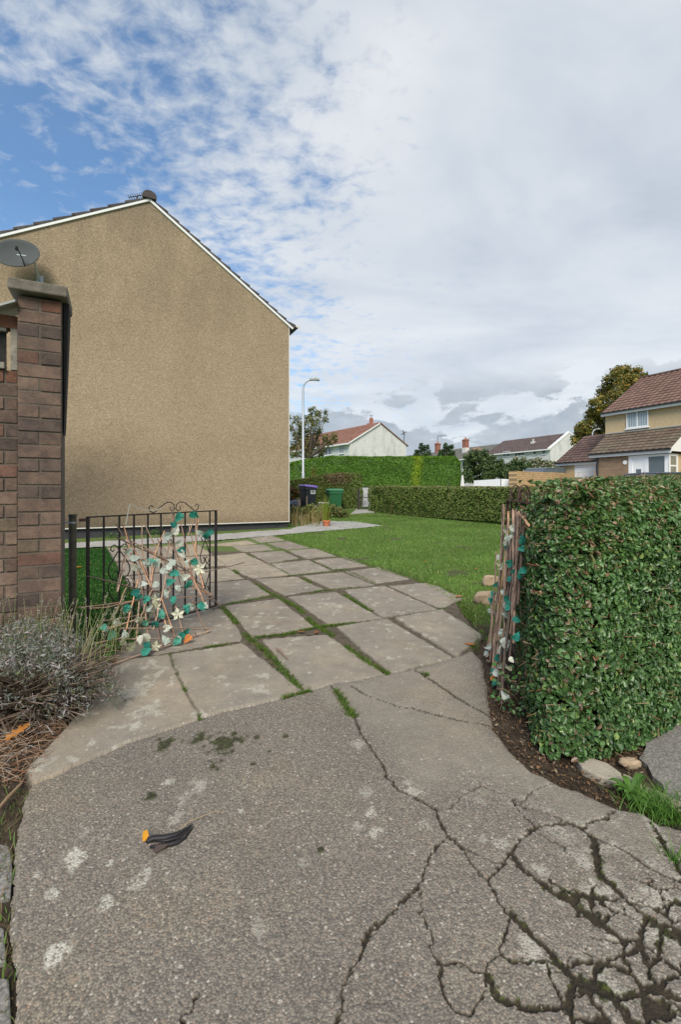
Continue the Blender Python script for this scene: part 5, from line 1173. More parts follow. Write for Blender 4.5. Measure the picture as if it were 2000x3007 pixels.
# iron gate and post in the gap between the hedges
pg = pt(1053, 1470, 17.7); gz = float(G(pg[0], pg[1])); zt1 = zat(1437, 17.7)
gp_ = thing('iron_gate', (pg[0], pg[1], gz), 'narrow barred iron gate with a thick dark post in the gap between the clipped hedges', 'gate')
mb = MB(); mb.box((pg[0]-.045, pg[1], gz-.1), (.09, 0, 0), (0, .09, 0), (0, 0, zt1-gz+.1)); mb.build('post', M['iron'], gp_)
for k in range(5):
    x = pg[0]+.10+k*.085; mb = MB(); mb.tube([(x, pg[1]+.05, gz), (x, pg[1]+.05, gz+.62+.02*k)], .010, 5); mb.build('bar', M['iron'], gp_)
mb = MB(); mb.box((pg[0]+.04, pg[1]+.04, gz+.05), (.44, 0, 0), (0, .02, 0), (0, 0, .03)); mb.box((pg[0]+.04, pg[1]+.04, gz+.50), (.44, 0, 0), (0, .02, 0), (0, 0, .03)); mb.build('rail', M['iron'], gp_)
mb = MB(); mb.prism([W3(q, float(G(*q))-.02) for q in world_poly([(1030, 1512), (1100, 1506), (1098, 1497), (1048, 1497)])], (0, 0, .06)); tag(mb.build('gate_path', M['path']), kind='structure')

# =================================================================== STREET LAMPS
def lamp(px, ytop, d, armpx, label, r=.055, side=1):
    x = (px-1000)/F*d; zt_ = zat(ytop, d); gz = float(G(x, d)); root = thing('street_lamp', (x, d, gz), label, 'street lamp'); mb = MB(); L = armpx/F*d
    arc = [(x+side*.42*(1-math.cos(q)), d, zt_-.42+.42*math.sin(q)) for q in np.linspace(0, math.pi/2, 9)]
    mb.tube([(x, d, gz-.1), (x, d, gz+1.3), (x, d, gz+1.32), (x, d, zt_-.42)]+arc[1:]+[(x+side*(L*.55), d, zt_)], [r*1.35, r*1.35, r, r*.85]+[r*.7]*9, 10); mb.build('column', M['galv'], root, smooth=True)
    hb = MB(); a_ = np.array([x+side*L*.42, d, zt_]); hb.prism([a_+(0, -.11, -.03), a_+(0, .11, -.03), a_+(0, .11, .04), a_+(0, -.11, .04)], np.array([side*.26*1.0, 0, .01]))
    hb.prism([a_+(side*.26, -.13, -.02), a_+(side*.26, .13, -.02), a_+(side*.26, .13, .05), a_+(side*.26, -.13, .05)], np.array([side*(L*.62-.26), 0, -.02])); hb.lathe(a_+np.array([side*.28, 0, .045]), [(.035, 0), (.035, .05), (.02, .07)], 10); hb.build('lamp_head', flat('pale_grey_lamp_head', (.34, .36, .33), .5, .1), root)
lamp(890, 1115, 20.6, 46, 'tall grey street lamp rising behind the bin hedge, beside the tan gable')
lamp(1741, 1260, 38, 20, 'white topped street lamp just showing over the garage roof', .06)
# =================================================================== DISTANT HOUSES
def window(root, o, ax, up, out, w_, h, panes=2, frame=None, blinds=False, sill=True):
    fr = MB(); t = .055; d = .04
    def bar(a, b, ww, hh): fr.box(o+ax*a+up*b+out*.01, ax*ww, up*hh, out*d)
    bar(0, 0, w_, t); bar(0, h-t, w_, t); bar(0, t, t, h-2*t); bar(w_-t, t, t, h-2*t)
    for k in range(1, panes): bar(w_*k/panes-t/2, t, t*1.1, h-2*t)
    f = fr.build('window', frame or M['white'], root)
    g = MB(); g.box(o+ax*t*.5+up*t*.5+out*.012, ax*(w_-t), up*(h-t), out*.01); g.build('pane', M['darkglass'] if not blinds else M['blind'], f)
    if sill: s = MB(); s.box(o-ax*.06-up*.07, ax*(w_+.12), up*.06, out*.09); s.build('sill', M['white'], f)
    return f
def m_blind():
    m, t = newmat('window_with_vertical_blinds')
    dd = t.new('ShaderNodeVectorMath', {0: t.pos, 1: tuple(A)}, operation='DOT_PRODUCT').outputs['Value']
    s = t.math('FRACT', t.math('MULTIPLY', dd, 8.0)); c = t.mix(t.smooth(s, .1, .9), (.20, .25, .28), (.46, .52, .55)); t.set(t.b.inputs['Base Color'], c); t.b.inputs['Roughness'].default_value = .12; return m
M['blind'] = m_blind()
def skew(o, ax, w_, z0, z1, ext, col=(1, 1, 1)): pass
# ---- right-hand cream house
P0 = np.array([15.9, 22.0]); Z_ = lambda p, z: np.array([p[0], p[1], z])
U0 = P0+1.3*B[:2]; uL, tU = online(np.array([*U0, 0]), A, 1779); zE = zat(1212, uL[1])
rh = thing('cream_house', (U0[0], U0[1], .6), 'cream rendered house with brown tiled roof and white glazed porch at the right edge', 'house')
Lh = 13.0; uR = uL-A[:2]*Lh; gB = .3
tm = m_tiles('brown_roll_tiles', (.155, .085, .062), (.215, .125, .095), A, .30, .30, B)
tm2 = m_tiles('weathered_brown_roll_tiles', (.130, .092, .066), (.19, .135, .098), A, .22, .30, B, .35)
tm3 = m_tiles('dark_brown_roll_tiles', (.105, .062, .052), (.155, .095, .078), A, .26, .30, B)
mb = MB(); mb.prism([Z_(uL, gB), Z_(uR, gB), Z_(uR, zE-.05), Z_(uL, zE-.05)], B*6.9)
mb.build('wall', M['cream_render'], rh)
rise = 2.35; rp = uL+B[:2]*3.45
gm = MB(); gm.prism([Z_(uL, zE-.05), Z_(uL+B[:2]*6.9, zE-.05), Z_(rp, zE+rise-.12)], -A*Lh); gm.build('gable_wall', M['cream_render'], rh)
def roof_slab(root, e0, e1, r1, r0, th, mat, name='roof'):
    """quad eave e0->e1, ridge r1,r0"""
    n = np.cross(e1-e0, r0-e0); n = n/np.linalg.norm(n); n = n if n[2] > 0 else -n
    mb = MB(); vs = [e0, e1, r1, r0]; mb.add(vs+[v+n*th for v in vs], [(0, 3, 2, 1), (4, 5, 6, 7), (0, 1, 5, 4), (1, 2, 6, 5), (2, 3, 7, 6), (3, 0, 4, 7)])
    import bmesh
    o = mb.build(name, mat, root); bm = bmesh.new(); bm.from_mesh(o.data); bmesh.ops.recalc_face_normals(bm, faces=bm.faces); bm.to_mesh(o.data); bm.free(); return o
def rolled_roof(root, e0, r0, along, length, mat, pitch=.30, amp=.028, gauge=.33, name='roof', step=.03):
    """real corrugated tile surface: rolls along 'along', stepped courses up from e0 to r0"""
    up_ = r0-e0; L = np.linalg.norm(up_); up_ = up_/L; nn = np.cross(along, up_); nn = nn/np.linalg.norm(nn); nn = nn if nn[2] > 0 else -nn
    nx = int(length/pitch*6)+1; nc = int(round(L/gauge)); vs = []; rows = []
    ss = np.linspace(0, length, nx); roll = np.abs(np.sin(ss/pitch*math.pi))*amp
    for c in range(nc):
        for f, h in ((0, step), (1, 0)):
            s0 = (c+f)*L/nc; rows.append(e0+up_*s0+along*ss[:, None]+nn*(roll+h)[:, None])
    V = np.concatenate(rows); m = len(rows); idx = np.arange(m*nx).reshape(m, nx)
    q = np.stack([idx[:-1, :-1], idx[:-1, 1:], idx[1:, 1:], idx[1:, :-1]], -1).reshape(-1, 4)
    # closed underside
    V2 = np.array([e0-nn*.06, e0+along*length-nn*.06, r0+along*length-nn*.06, r0-nn*.06]); b0 = len(V)
    V = np.concatenate([V, V2]); fs = q.tolist()+[[b0, b0+3, b0+2, b0+1], [b0, b0+1, nx-1, 0], [b0+3, (m-1)*nx, m*nx-1, b0+2], [b0, 0, (m-1)*nx, b0+3], [b0+1, b0+2, m*nx-1, nx-1]]
    return npmesh(name, V, fs, mat, root)
e0 = Z_(uL, zE)+A*.08-B*.28-UP*.06; r0 = Z_(rp, zE+rise)+A*.08
rolled_roof(rh, e0, r0, -A, Lh, tm)
roof_slab(rh, Z_(rp, zE+rise)+A*.08, Z_(rp, zE+rise)+A*.08-A*Lh, Z_(rp+B[:2]*3.7, zE-.06)-A*Lh, Z_(rp+B[:2]*3.7, zE-.06)+A*.08, .08, tm)
mb = MB(); o = e0-B*.0; mb.box(o-UP*.18+B*.02+A*.02, -A*Lh, B*.03, UP*.15); mb.build('fascia', M['white'], rh)
mb = MB(); mb.box(o-UP*.055-B*.09+A*.02, -A*Lh, B*.10, UP*.07); mb.build('gutter', M['black'], rh)
mb = MB(); mb.box(r0-B*.1+UP*.0, -A*Lh, B*.2, UP*.09); mb.build('ridge_tile', tm3, rh)
# upstairs window
def upx(px): return online(np.array([*U0, 0]), A, px)[0]
w0 = upx(1842.5); w1 = upx(1907); ww = np.linalg.norm(w1-w0)
window(rh, Z_(w0, zat(1259, w0[1]))-B*.02, -A, UP, -B, ww, zat(1208, w0[1])-zat(1260, w0[1]), 2, blinds=True)
# lean-to porch roof
pTL = upx(1777); zPT = zat(1278, pTL[1]); zP = zat(1334, online(np.array([*P0, 0]), A, 1750)[0][1])
qL, tq = online(np.array([*P0, 0]), A, 1750)
e0 = Z_(qL, zP)-B*.25+A*.25; pr0 = np.array([*(e0[:2]+B[:2]*1.55), zPT-.02]); Lp = tq+.45
rolled_roof(rh, e0, pr0, -A, Lp, tm2, gauge=.27, name='porch_roof')
mb = MB(); mb.box(pr0-B*.06+UP*.05+A*.02, -A*(Lp+.0), B*.08, UP*.05); mb.build('flashing', M['lead'], rh)
mb = MB(); mb.box(e0-UP*.20+B*.05, -A*Lp, B*.03, UP*.16); mb.build('fascia', M['white'], rh)
mb = MB(); mb.box(e0-UP*.07-B*.06, -A*Lp, B*.10, UP*.07); mb.build('gutter', M['black'], rh)
ce = Z_(P0, zP)-A*.18; mb = MB(); mb.prism([ce-B*.18-UP*.12, ce+B*1.28-UP*.12, ce+B*1.28+UP*(zPT-zP-.12), ce-B*.18+UP*.03], -A*.03); mb.build('porch_gable', M['white'], rh)
# porch front
brm = m_brickwall('brown_split_stone', (.20, .125, .075), (.29, .19, .115), (.24, .20, .15), A, .45, .11)
def ppx(px): return online(np.array([*P0, 0]), A, px)[0]
zd = zP-.22
b0 = ppx(1757); b1 = ppx(1847); mb = MB(); mb.box(Z_(b0, .3), Z_(b1, 0)-Z_(b0, 0), B*.25, UP*(zd-.3)); mb.build('porch_wall', brm, rh)
mb = MB(); mb.tube([Z_(b0, .3)-B*.05, Z_(b0, zd+.1)-B*.05], .05, 8); mb.build('downpipe', M['black'], rh)
c0 = ppx(1847); c1 = ppx(1965); mb = MB(); L = c1-c0; Lc = np.linalg.norm(L); D_ = np.array([*(L/Lc), 0])
def pf(px): p = ppx(px); return float(np.dot(p-c0, L/Lc))
for a, b in ((1847, 1858), (1894, 1905), (1953, 1965)): mb.box(Z_(c0, .3)+D_*pf(a), D_*(pf(b)-pf(a)), B*.08, UP*(zd-.3))
mb.box(Z_(c0, zd-.10)+D_*.0-B*.004, D_*Lc, B*.08, UP*.1); mb.build('porch_frame', M['white'], rh)
dr = MB(); da, db_ = pf(1858), pf(1894); dr.box(Z_(c0, .3)+D_*da+B*.03, D_*(db_-da), B*.04, UP*(zd-.4)); dob = dr.build('door', M['white'], rh)
mb = MB(); mb.box(Z_(c0, .6)+D_*(da+.18)+B*.02, D_*(db_-da-.36), B*.02, UP*(zd-1.3)); mb.build('leaded_glass', M['darkglass'], dob)
mb = MB(); mb.box(Z_(c0, .6)+D_*pf(1905)+B*.04, D_*(pf(1953)-pf(1905)), B*.02, UP*(zd-.7)); mb.build('porch_window', M['darkglass'], rh)
# porch side window (facing right-front)
sB = Z_(P0, 0); mb = MB()
for a, b in ((.0, .10), (.62, .75)): mb.box(sB+UP*.3+B*a-A*.02, B*(b-a), A*.06, UP*(zd-.3))
for z, h in ((zd-.12, .12), (zd-.62, .07)): mb.box(sB+UP*z+B*.1-A*.018, B*.52, A*.05, UP*h)
mb.build('side_frame', M['white'], rh)
mb = MB(); mb.box(sB+UP*.3+B*.09, B*.55, A*.02, UP*(zd-.4)); mb.build('side_window', flat('net_curtained_glass', (.20, .21, .17), .15, .2, 4), rh)
mb = MB(); mb.box(sB+UP*.3+B*.75, B*.5, A*.1, UP*(zd-.3)); mb.build('side_wall', M['cream_render'], rh)
pl_ = ppx(1838); c = Z_(pl_, zat(1358, pl_[1]))-B*.02; mb = MB(); mb.prism([c+A*.11*math.cos(q)+UP*.11*math.sin(q) for q in np.linspace(0, 2*math.pi, 18)[:-1]], -B*.03); mb.build('number_plate', M['white'], rh)
# garage wing
g1 = upx(1756); g0_ = upx(1641); zG = zat(1354, g1[1]); Lg = np.linalg.norm(g0_-g1)
mb = MB(); zg0 = .8
mb.box(Z_(g1, zg0), Z_(g0_, 0)-Z_(g1, 0), B*5.2, UP*(zG-zg0-.1)); mb.build('garage_wall', M['cream_render'], rh)
zR = zat(1272, (g1+B[:2]*2.4)[1])
e0 = Z_(g1, zG)-A*.9-B*.25; r0 = Z_(g1+B[:2]*2.5, zR+.05)-A*.9; rolled_roof(rh, e0, r0, A, Lg+.95, tm3, gauge=.29, name='garage_roof')
roof_slab(rh, r0, r0+A*(Lg+.95), r0+A*(Lg+.95)+B*2.7-UP*1.6, r0+B*2.7-UP*1.6, .06, tm3, 'garage_roof')
mb = MB(); mb.prism([Z_(g0_, zG-.1), Z_(g0_, zG-.1)+B*5.2, Z_(g0_+B[:2]*2.5, zR-.05)], -A*.1); mb.build('garage_gable', M['cream_render'], rh)
mb = MB(); mb.box(e0-UP*.17+B*.04, A*(Lg+.95), B*.03, UP*.14); mb.build('fascia', M['white'], rh)
mb = MB(); mb.box(e0-UP*.05-B*.07, A*(Lg+.95), B*.10, UP*.06); mb.build('gutter', M['black'], rh)
ga, gb = upx(1690), upx(1752); mb = MB(); Lg2 = Z_(gb, 0)-Z_(ga, 0)
for k in range(7): mb.box(Z_(ga, zG-.32-k*.3)-B*.04, Lg2, B*.035, UP*.29)
mb.build('garage_door', M['white'], rh)

# ---- white gabled house beyond the conifer hedge
dv = np.array([-.559, .829, 0]); wv = np.array([.829, .559, 0])
wa = np.array([(1027-1000)/F*54, 54.]); wb_, Lw = online(np.array([*wa, 0]), wv, 1193); zea = zat(1297, 54); zeb = zat(1307, wb_[1])
wh = thing('white_gabled_house', (wa[0], wa[1], 2.2), 'white roughcast house with red tiled roof and brick chimney beyond the conifer hedge', 'house')
ap, _ = online(np.array([*wa, 0]), wv, 1114); zap = zat(1242, ap[1]); ze = zea
mb = MB(); mb.prism([Z_(wa, 2), Z_(wb_, 2), Z_(wb_, zeb), Z_(ap, zap), Z_(wa, ze)], dv*.3); mb.build('gable_wall', M['white_render'], wh)
mb = MB(); mb.box(Z_(wa, 2)+dv*.3+wv*.02, wv*(Lw-.04), dv*17, UP*(ze-2)); mb.build('wall', M['grey_render'], wh)
tr_red = m_tiles('red_brown_tiles', (.24, .105, .07), (.33, .17, .12), dv, .34, .33, wv)
sl = (Z_(ap, zap)-Z_(wa, ze)); sl /= np.linalg.norm(sl)
rolled_roof(wh, Z_(wa, ze)-sl*.5-dv*.15+UP*.06, Z_(ap, zap)-dv*.15+UP*.06, dv, 17.3, tr_red, gauge=.34, name='roof', pitch=.33)
roof_slab(wh, Z_(wb_, zeb)-dv*.15+UP*.03+wv*.3-UP*.2, Z_(wb_, zeb)+dv*17+wv*.3-UP*.2, Z_(ap, zap)+dv*17+UP*.05, Z_(ap, zap)-dv*.15+UP*.05, .08, tr_red, 'roof')
mb = MB(); a_ = Z_(wa, ze)-dv*.2-sl*.5; b_ = Z_(ap, zap)-dv*.2; mb.box(a_-UP*.13, b_-a_, dv*.05, UP*.16); mb.build('bargeboard', M['white'], wh)
mb = MB(); mb.box(Z_(wa, ze)-wv*.55-UP*.34-dv*.1, dv*17, wv*.12, UP*.16); mb.box(Z_(wa, ze)-wv*.5-UP*.36-dv*.1, dv*17, wv*.5, UP*.04); mb.build('gutter', M['white'], wh)
cx_, _ = online(np.array([*(ap+dv[:2]*4.5), 0]), wv, 1091); c = Z_(cx_, 0)
mb = MB(); mb.box(c-wv*.45-dv*.3+UP*(zap-.7), wv*.95, dv*.6, UP*1.35); mb.box(c-wv*.53-dv*.38+UP*(zap+.50), wv*1.1, dv*.76, UP*.14); mb.box(c-wv*.2-dv*.15+UP*(zap+.64), wv*.4, dv*.35, UP*.75)
ch_ = mb.build('chimney', m_brickwall('red_chimney_brick', (.36, .11, .07), (.42, .15, .09), (.3, .2, .15), wv), wh)
mb = MB(); mb.lathe(c+UP*(zap+1.39)+dv*.05, [(.16, 0), (.14, .35), (.17, .36), (.17, .42)], 10); mb.build('chimney_pot', M['galv'], ch_)
# its side window and pipes
s0, _ = online(np.array([*(wa-wv[:2]*.01), 0]), dv, 1011); s1, _ = online(np.array([*(wa-wv[:2]*.01), 0]), dv, 997); zt_ = zat(1304, s0[1]); zb_ = zat(1331, s0[1])
window(wh, Z_(s1, zb_)-wv*.03, -dv, UP, -wv, np.linalg.norm(s1-s0), zt_-zb_, 3)
s0, _ = online(np.array([*(wa-wv[:2]*.01), 0]), dv, 955); window(wh, Z_(s0, zb_)-wv*.03, -dv, UP, -wv, 1.6, zt_-zb_, 2)
mb = MB(); mb.tube([Z_(wa, 2)+wv*.15-dv*.06, Z_(wa, ze)+wv*.15-dv*.06], .06, 6); mb.build('downpipe', M['white_old'], wh)
mb = MB(); q_ = pt(1187, 1270, 64); mb.tube([(q_[0], q_[1], 6), (q_[0], q_[1], q_[2])], .05, 5); mb.tube([q_+(-.4, 0, -.3), q_+(.3, 0, .1)], .05, 4); mb.tube([q_+(-.2, 0, .3), q_+(.1, 0, -.4)], .05, 4)
tag(mb.build('tv_aerial', M['iron'], loc=(q_[0], q_[1], 6)), 'thin aerial mast at the right end of the white gabled house', 'aerial')

# ---- terrace of houses, ridge running away to the left
rg = np.array([(1667-1000)/F*60, 60.]); zrg = zat(1274, 60); hw_ = 3.5; er = rg-B[:2]*hw_; zer = zat(1318, er[1]); 
bounds = [0, 11.0, 18.5, 26.5, 33.0, 47.0]
tm_b = m_tiles('brown_terrace_tiles', (.105, .072, .066), (.15, .11, .10), A, .35, .35, B); tm_g = m_tiles('grey_lichened_tiles', (.13, .13, .12), (.19, .185, .17), A, .35, .35, B, .5)
labs = ['white end terrace house with a dark brown roof and small white windows', 'grey roofed terrace house joined to the brown roofed one, with patched tiles', 'grey roofed terrace house behind the white footed chimney', 'grey roofed terrace house between the two red chimneys', 'farthest grey roofed terrace house, left of both red chimneys']
crm = m_brickwall('dull_red_chimney_brick', (.27, .075, .05), (.33, .11, .075), (.25, .17, .13), A)
for i in range(5):
    b0, b1 = bounds[i], bounds[i+1]; o = er+A[:2]*b0; drop = -.35 if i >= 1 else 0
    if i >= 3: drop = -.5
    h = thing('terrace_house', (o[0], o[1], 2.2), labs[i], 'house', 'terrace of houses'); L = b1-b0
    mb = MB(); mb.box(Z_(o, 1.5), A*(L-.01), B*hw_*2, UP*(zer+drop-1.5)); mb.build('wall', M['grey_render'], h)
    tmx = tm_b if i == 0 else tm_g
    slp = np.array([B[0]*hw_, B[1]*hw_, zrg-zer]); sn = slp/np.linalg.norm(slp)
    rolled_roof(h, Z_(o, zer+drop)-sn*.35+UP*.08, Z_(o, zer+drop)+slp+UP*.08, A, L-.01, tmx, .35, .03, .36, 'roof')
    roof_slab(h, Z_(o, zrg+drop)+B*hw_+UP*.06, Z_(o, zrg+drop)+B*hw_+A*(L-.01)+UP*.06, Z_(o, zer+drop)+B*(2*hw_+.3)+A*(L-.01), Z_(o, zer+drop)+B*(2*hw_+.3), .08, tmx)
    mb = MB(); mb.box(Z_(o, zer+drop)-B*.42-UP*.18, A*(L-.02), B*.10, UP*.15); mb.build('gutter', M['white'], h)
    if i == 0:
        mb = MB(); mb.prism([Z_(o, 1.5)-A*.25, Z_(o, 1.5)+B*2*hw_-A*.25, Z_(o, zer)+B*2*hw_-A*.25, Z_(o, zrg+.05)+B*hw_-A*.25, Z_(o, zer)-A*.25], A*.245); mb.build('gable_wall', M['white_render'], h)
        mb = MB(); a_ = Z_(o, zer)-A*.32-sn*.4+UP*.02; b_ = Z_(o, zrg)+B*hw_-A*.32+UP*.09; mb.box(a_, b_-a_, A*.3, UP*.24)
        mb.box(b_, np.array([B[0]*hw_, B[1]*hw_, -(zrg-zer)]), A*.3, UP*.20); mb.build('bargeboard', M['white'], h)
        for x0, x1, y0, y1, n_ in ((1513, 1542, 1327, 1340, 3), (1567, 1577, 1324, 1336, 1), (1594, 1604, 1322, 1334, 1)):
            s0, _ = online(np.array([*er, 0]), A, x1); s1, _ = online(np.array([*er, 0]), A, x0)
            window(h, Z_(s1, zat(y1, s1[1]))-B*.02, -A, UP, -B, np.linalg.norm(s1-s0), zat(y0, s1[1])-zat(y1, s1[1]), n_)
        s0, _ = online(np.array([*(er+B[:2]*1.6), 0]), A, 1568); mb = MB(); mb.box(Z_(s0, zer+1.05), A*.5, B*.5, UP*.35); mb.lathe(Z_(s0, zer+1.3)+A*.25+B*.2, [(.09, 0), (.09, .35), (.16, .36), (.16, .45)], 8); mb.build('roof_vent', M['white_old'], h)
    if i == 1:
        s1, _ = online(np.array([*er, 0]), A, 1478); window(h, Z_(s1, zat(1342, s1[1]))-B*.02, -A, UP, -B, 1.3, .75, 2)
        mb = MB(); pp_ = [Z_(o, zer+drop)+A*(3.0+q[0])+slp*q[1]+UP*.16 for q in [(0, .62), (.9, .55), (2.4, .68), (3.1, .80), (2.0, .86), (1.0, .74)]]; mb.prism(pp_, UP*.05); mb.build('roof_patch', flat('orange_brown_patch', (.27, .17, .11), .9, .4, 3), h)
        mb = MB(); mb.tube([Z_(o, 1.5)-B*.06+A*.1, Z_(o, zer+drop)-B*.06+A*.1], .06, 6); mb.build('downpipe', M['white'], h)
    if i in (2, 3):
        tgt = 1368 if i == 2 else 1286
        s, _ = online(np.array([*(er+B[:2]*(hw_-1.2 if i == 2 else hw_)), 0]), A, tgt); ztop = zat(1290 if i == 2 else 1302, s[1]); zbt = zat(1336 if i == 2 else 1340, s[1])
        zm = zat(1315, s[1]) if i == 2 else zbt
        if i == 2: mb = MB(); mb.box(Z_(s, zbt)-A*.42-B*.42, A*.84, B*.84, UP*(zm-zbt)); mb.build('chimney_foot', M['white_old'], h)
        mb = MB(); mb.box(Z_(s, zm)-A*.38-B*.38, A*.76, B*.76, UP*(ztop-zm)); mb.box(Z_(s, ztop-.25)-A*.45-B*.45, A*.9, B*.9, UP*.15); ch_ = mb.build('chimney', crm, h)
        mb = MB(); mb.lathe(Z_(s, ztop), [(.15, 0), (.13, .3), (.16, .32)], 8); mb.build('chimney_pot', M['terra'], ch_)
        if i == 3:
            q_ = Z_(s, zat(1280, s[1])); mb = MB(); mb.tube([Z_(s, ztop), q_], .04, 5); mb.tube([q_, q_+np.array([1.7, 0, 0])], .04, 4)
            for k in range(5): mb.tube([q_+np.array([.3+k*.3, 0, -.15]), q_+np.array([.3+k*.3, 0, .15])], .025, 4)
            tag(mb.build('tv_aerial', M['iron'], loc=tuple(Z_(s, ztop))), 'thin aerial on the left red chimney of the terrace', 'aerial')

# =================================================================== FENCE, BRICK WALL, VEHICLES
fz = lambda py, d: zat(py, d)
fa = np.array([(1393-1000)/F*25, 25.]); fb = np.array([(1471-1000)/F*23.6, 23.6]); fc = np.array([(1514-1000)/F*23.3, 23.3])
fence = thing('white_fence', (fa[0], fa[1], 1.0), 'low white boarded gates with a dark centre post beside the yellow brick wall', 'fence')
for a, b, za, zb_ in ((fa, fb, fz(1411, 25), fz(1406, 23.6)), (fb+(fc-fb)*.06, fc, fz(1406, 23.6), fz(1408, 23.3))):
    v = np.array([*(b-a), 0]); n = np.array([v[1], -v[0], 0]); n /= np.linalg.norm(n); n = n if n[1] < 0 else -n
    mb = MB()
    for k in range(6):
        z_a = za-(k+1)*.10; mb.prism([Z_(a, z_a), Z_(b, z_a+zb_-za), Z_(b, z_a+zb_-za+.095), Z_(a, z_a+.095)], n*.03)
    mb.build('board_panel', M['white'], fence)
mb = MB(); mb.box(Z_(fb, .6), np.array([*((fc-fb)*.055), 0]), np.array([0, .08, 0]), UP*(fz(1405, 23.6)-.6)); mb.build('post', M['black'], fence)
ybm = m_brickwall('yellow_brick', (.44, .29, .135), (.54, .37, .18), (.20, .15, .09), (.72, .69, 0), .30, .11)
va = np.array([(1518-1000)/F*22.5, 22.5]); vb = np.array([(1700-1000)/F*28.5, 28.5]); vd = np.array([*(vb-va), 0]); Lv = np.linalg.norm(vd); vd /= Lv; vn_ = np.array([vd[1], -vd[0], 0])
bw = thing('brick_garden_wall', (va[0], va[1], .7), 'low yellow brick garden wall with a pillar, in front of the garage', 'wall')
z1_, z2_ = zat(1387, 22.5), zat(1393, 28.5)
mb = MB(); mb.prism([Z_(va, .5), Z_(vb, .5), Z_(vb, z2_), Z_(va, z1_)], -vn_*.22); mb.build('wall', ybm, bw)
mb = MB(); mb.prism([Z_(va, z1_), Z_(vb, z2_), Z_(vb, z2_+.06), Z_(va, z1_+.06)], -vn_*.26); mb.build('coping', ybm, bw)
mb = MB(); mb.box(Z_(va, .5)-vd*.05+vn_*.04, vd*.42, -vn_*.42, UP*(zat(1383, 22.5)-.5)); mb.build('pillar', ybm, bw)
def car(base, fwd, label, col, roofcol, L=4.4, W=1.8, H=1.7):
    f = np.array([*fwd, 0.]); f /= np.linalg.norm(f); s = np.array([-f[1], f[0], 0]); b = np.array(base, float); root = thing('parked_car', b, label, 'car')
    bm_ = flat(label[:8]+'_paint', col, .25, .05, 3, bmp=0, spec=.6)
    P = lambda x, y, z: b+f*x+s*y+UP*z
    prof = [(-L/2, .35), (-L/2, .85), (-L/2+.12, 1.0), (L/2-1.2, 1.0), (L/2-.15, .85), (L/2, .65), (L/2, .35)]
    mb = MB(); mb.prism([P(x, -W/2, z) for x, z in prof], s*W); mb.build('body', bm_, root, bevel=.06)
    prof = [(-L/2+.1, 1.0), (-L/2+.35, H-.06), (L/2-1.9, H-.06), (L/2-1.2, 1.0)]; mb = MB(); mb.prism([P(x, -W/2+.1, z) for x, z in prof], s*(W-.2)); mb.build('windows', M['darkglass'], root)
    mb = MB(); mb.prism([P(-L/2+.30, -W/2+.1, H-.06), P(L/2-1.85, -W/2+.1, H-.06), P(L/2-2.0, -W/2+.1, H), P(-L/2+.45, -W/2+.1, H)], s*(W-.2)); mb.build('roof', flat(label[:6]+'_roof', roofcol, .3, .05), root, bevel=.03)
    for x in (-L/2+.8, L/2-.85):
        for sg in (-1, 1): mb = MB(); c = P(x, sg*(W/2-.1), .33); mb.prism([c+f*.33*math.cos(q)+UP*.33*math.sin(q) for q in np.linspace(0, 2*math.pi, 18)[:-1]], s*sg*.12); mb.build('wheel', M['black'], root)
    for sg in (-1, 1): mb = MB(); mb.box(P(L/2-.02, sg*W*.36-.15, .68), s*.3, f*.03, UP*.14); mb.build('headlight', M['galv'], root)
    for sg in (-1, 1): mb = MB(); mb.box(P(-L/2-.01, sg*W*.42-.08, .72), s*.16, f*.03, UP*.25); mb.build('tail_light', M['tail'], root)
M['tail'] = flat('amber_light_plastic', (.7, .28, .02), .3, .05)
cb = pt(1575, 1374, 28.5); car((cb[0], cb[1], cb[2]-1.75), (-.9, -.4), 'dark blue car half hidden behind the yellow brick wall', (.02, .035, .07), (.16, .18, .20), L=3.9, H=1.75)
cb = pt(2012, 1388, 17.5); car((cb[0], cb[1], cb[2]-1.5), (.9, -.2), 'navy car roof just showing over the big hedge at the right edge', (.02, .035, .08), (.02, .035, .08), H=1.5)
# pale rendered pier at the end of the conifer hedge
q = pt(1356, 1424, 25.4); mb = MB(); mb.prism([q+(-.10, 0, -.4), q+(.20, 0, -.4), q+(.10, 0, .55), q+(.02, 0, .55)], (0, .3, 0)); tag(mb.build('rendered_post', M['grey_render'], loc=tuple(q-UP*.4)), 'pale grey tapering post at the right end of the conifer hedge', 'post')

# =================================================================== THE LAVENDER BED, LEFT FOREGROUND
lc = np.array([-1.52, 2.22]); lav = thing('lavender', (lc[0], lc[1], 0), 'grey green lavender bush with woody brown stems at the foot of the brick pier', 'shrub')
n = 2300; ths = RNG.uniform(0, 2*np.pi, n); rr = np.sqrt(RNG.uniform(0, 1, n)); hgt = (.20+.26*np.sqrt(np.clip(1-rr**2, 0, 1)))
ctr = np.stack([lc[0]+rr*.44*np.cos(ths), lc[1]+rr*.28*np.sin(ths), hgt*RNG.uniform(.62, 1.0, n)], 1)
kk_ = fbm(ctr[:, 0]*9, ctr[:, 1]*9+ctr[:, 2]*6, 5, 3) > .42; ctr = ctr[kk_]; n = len(ctr)
ctr[:, 2] -= .12*np.clip((ctr[:, 0]-lc[0])/.5, 0, 1)
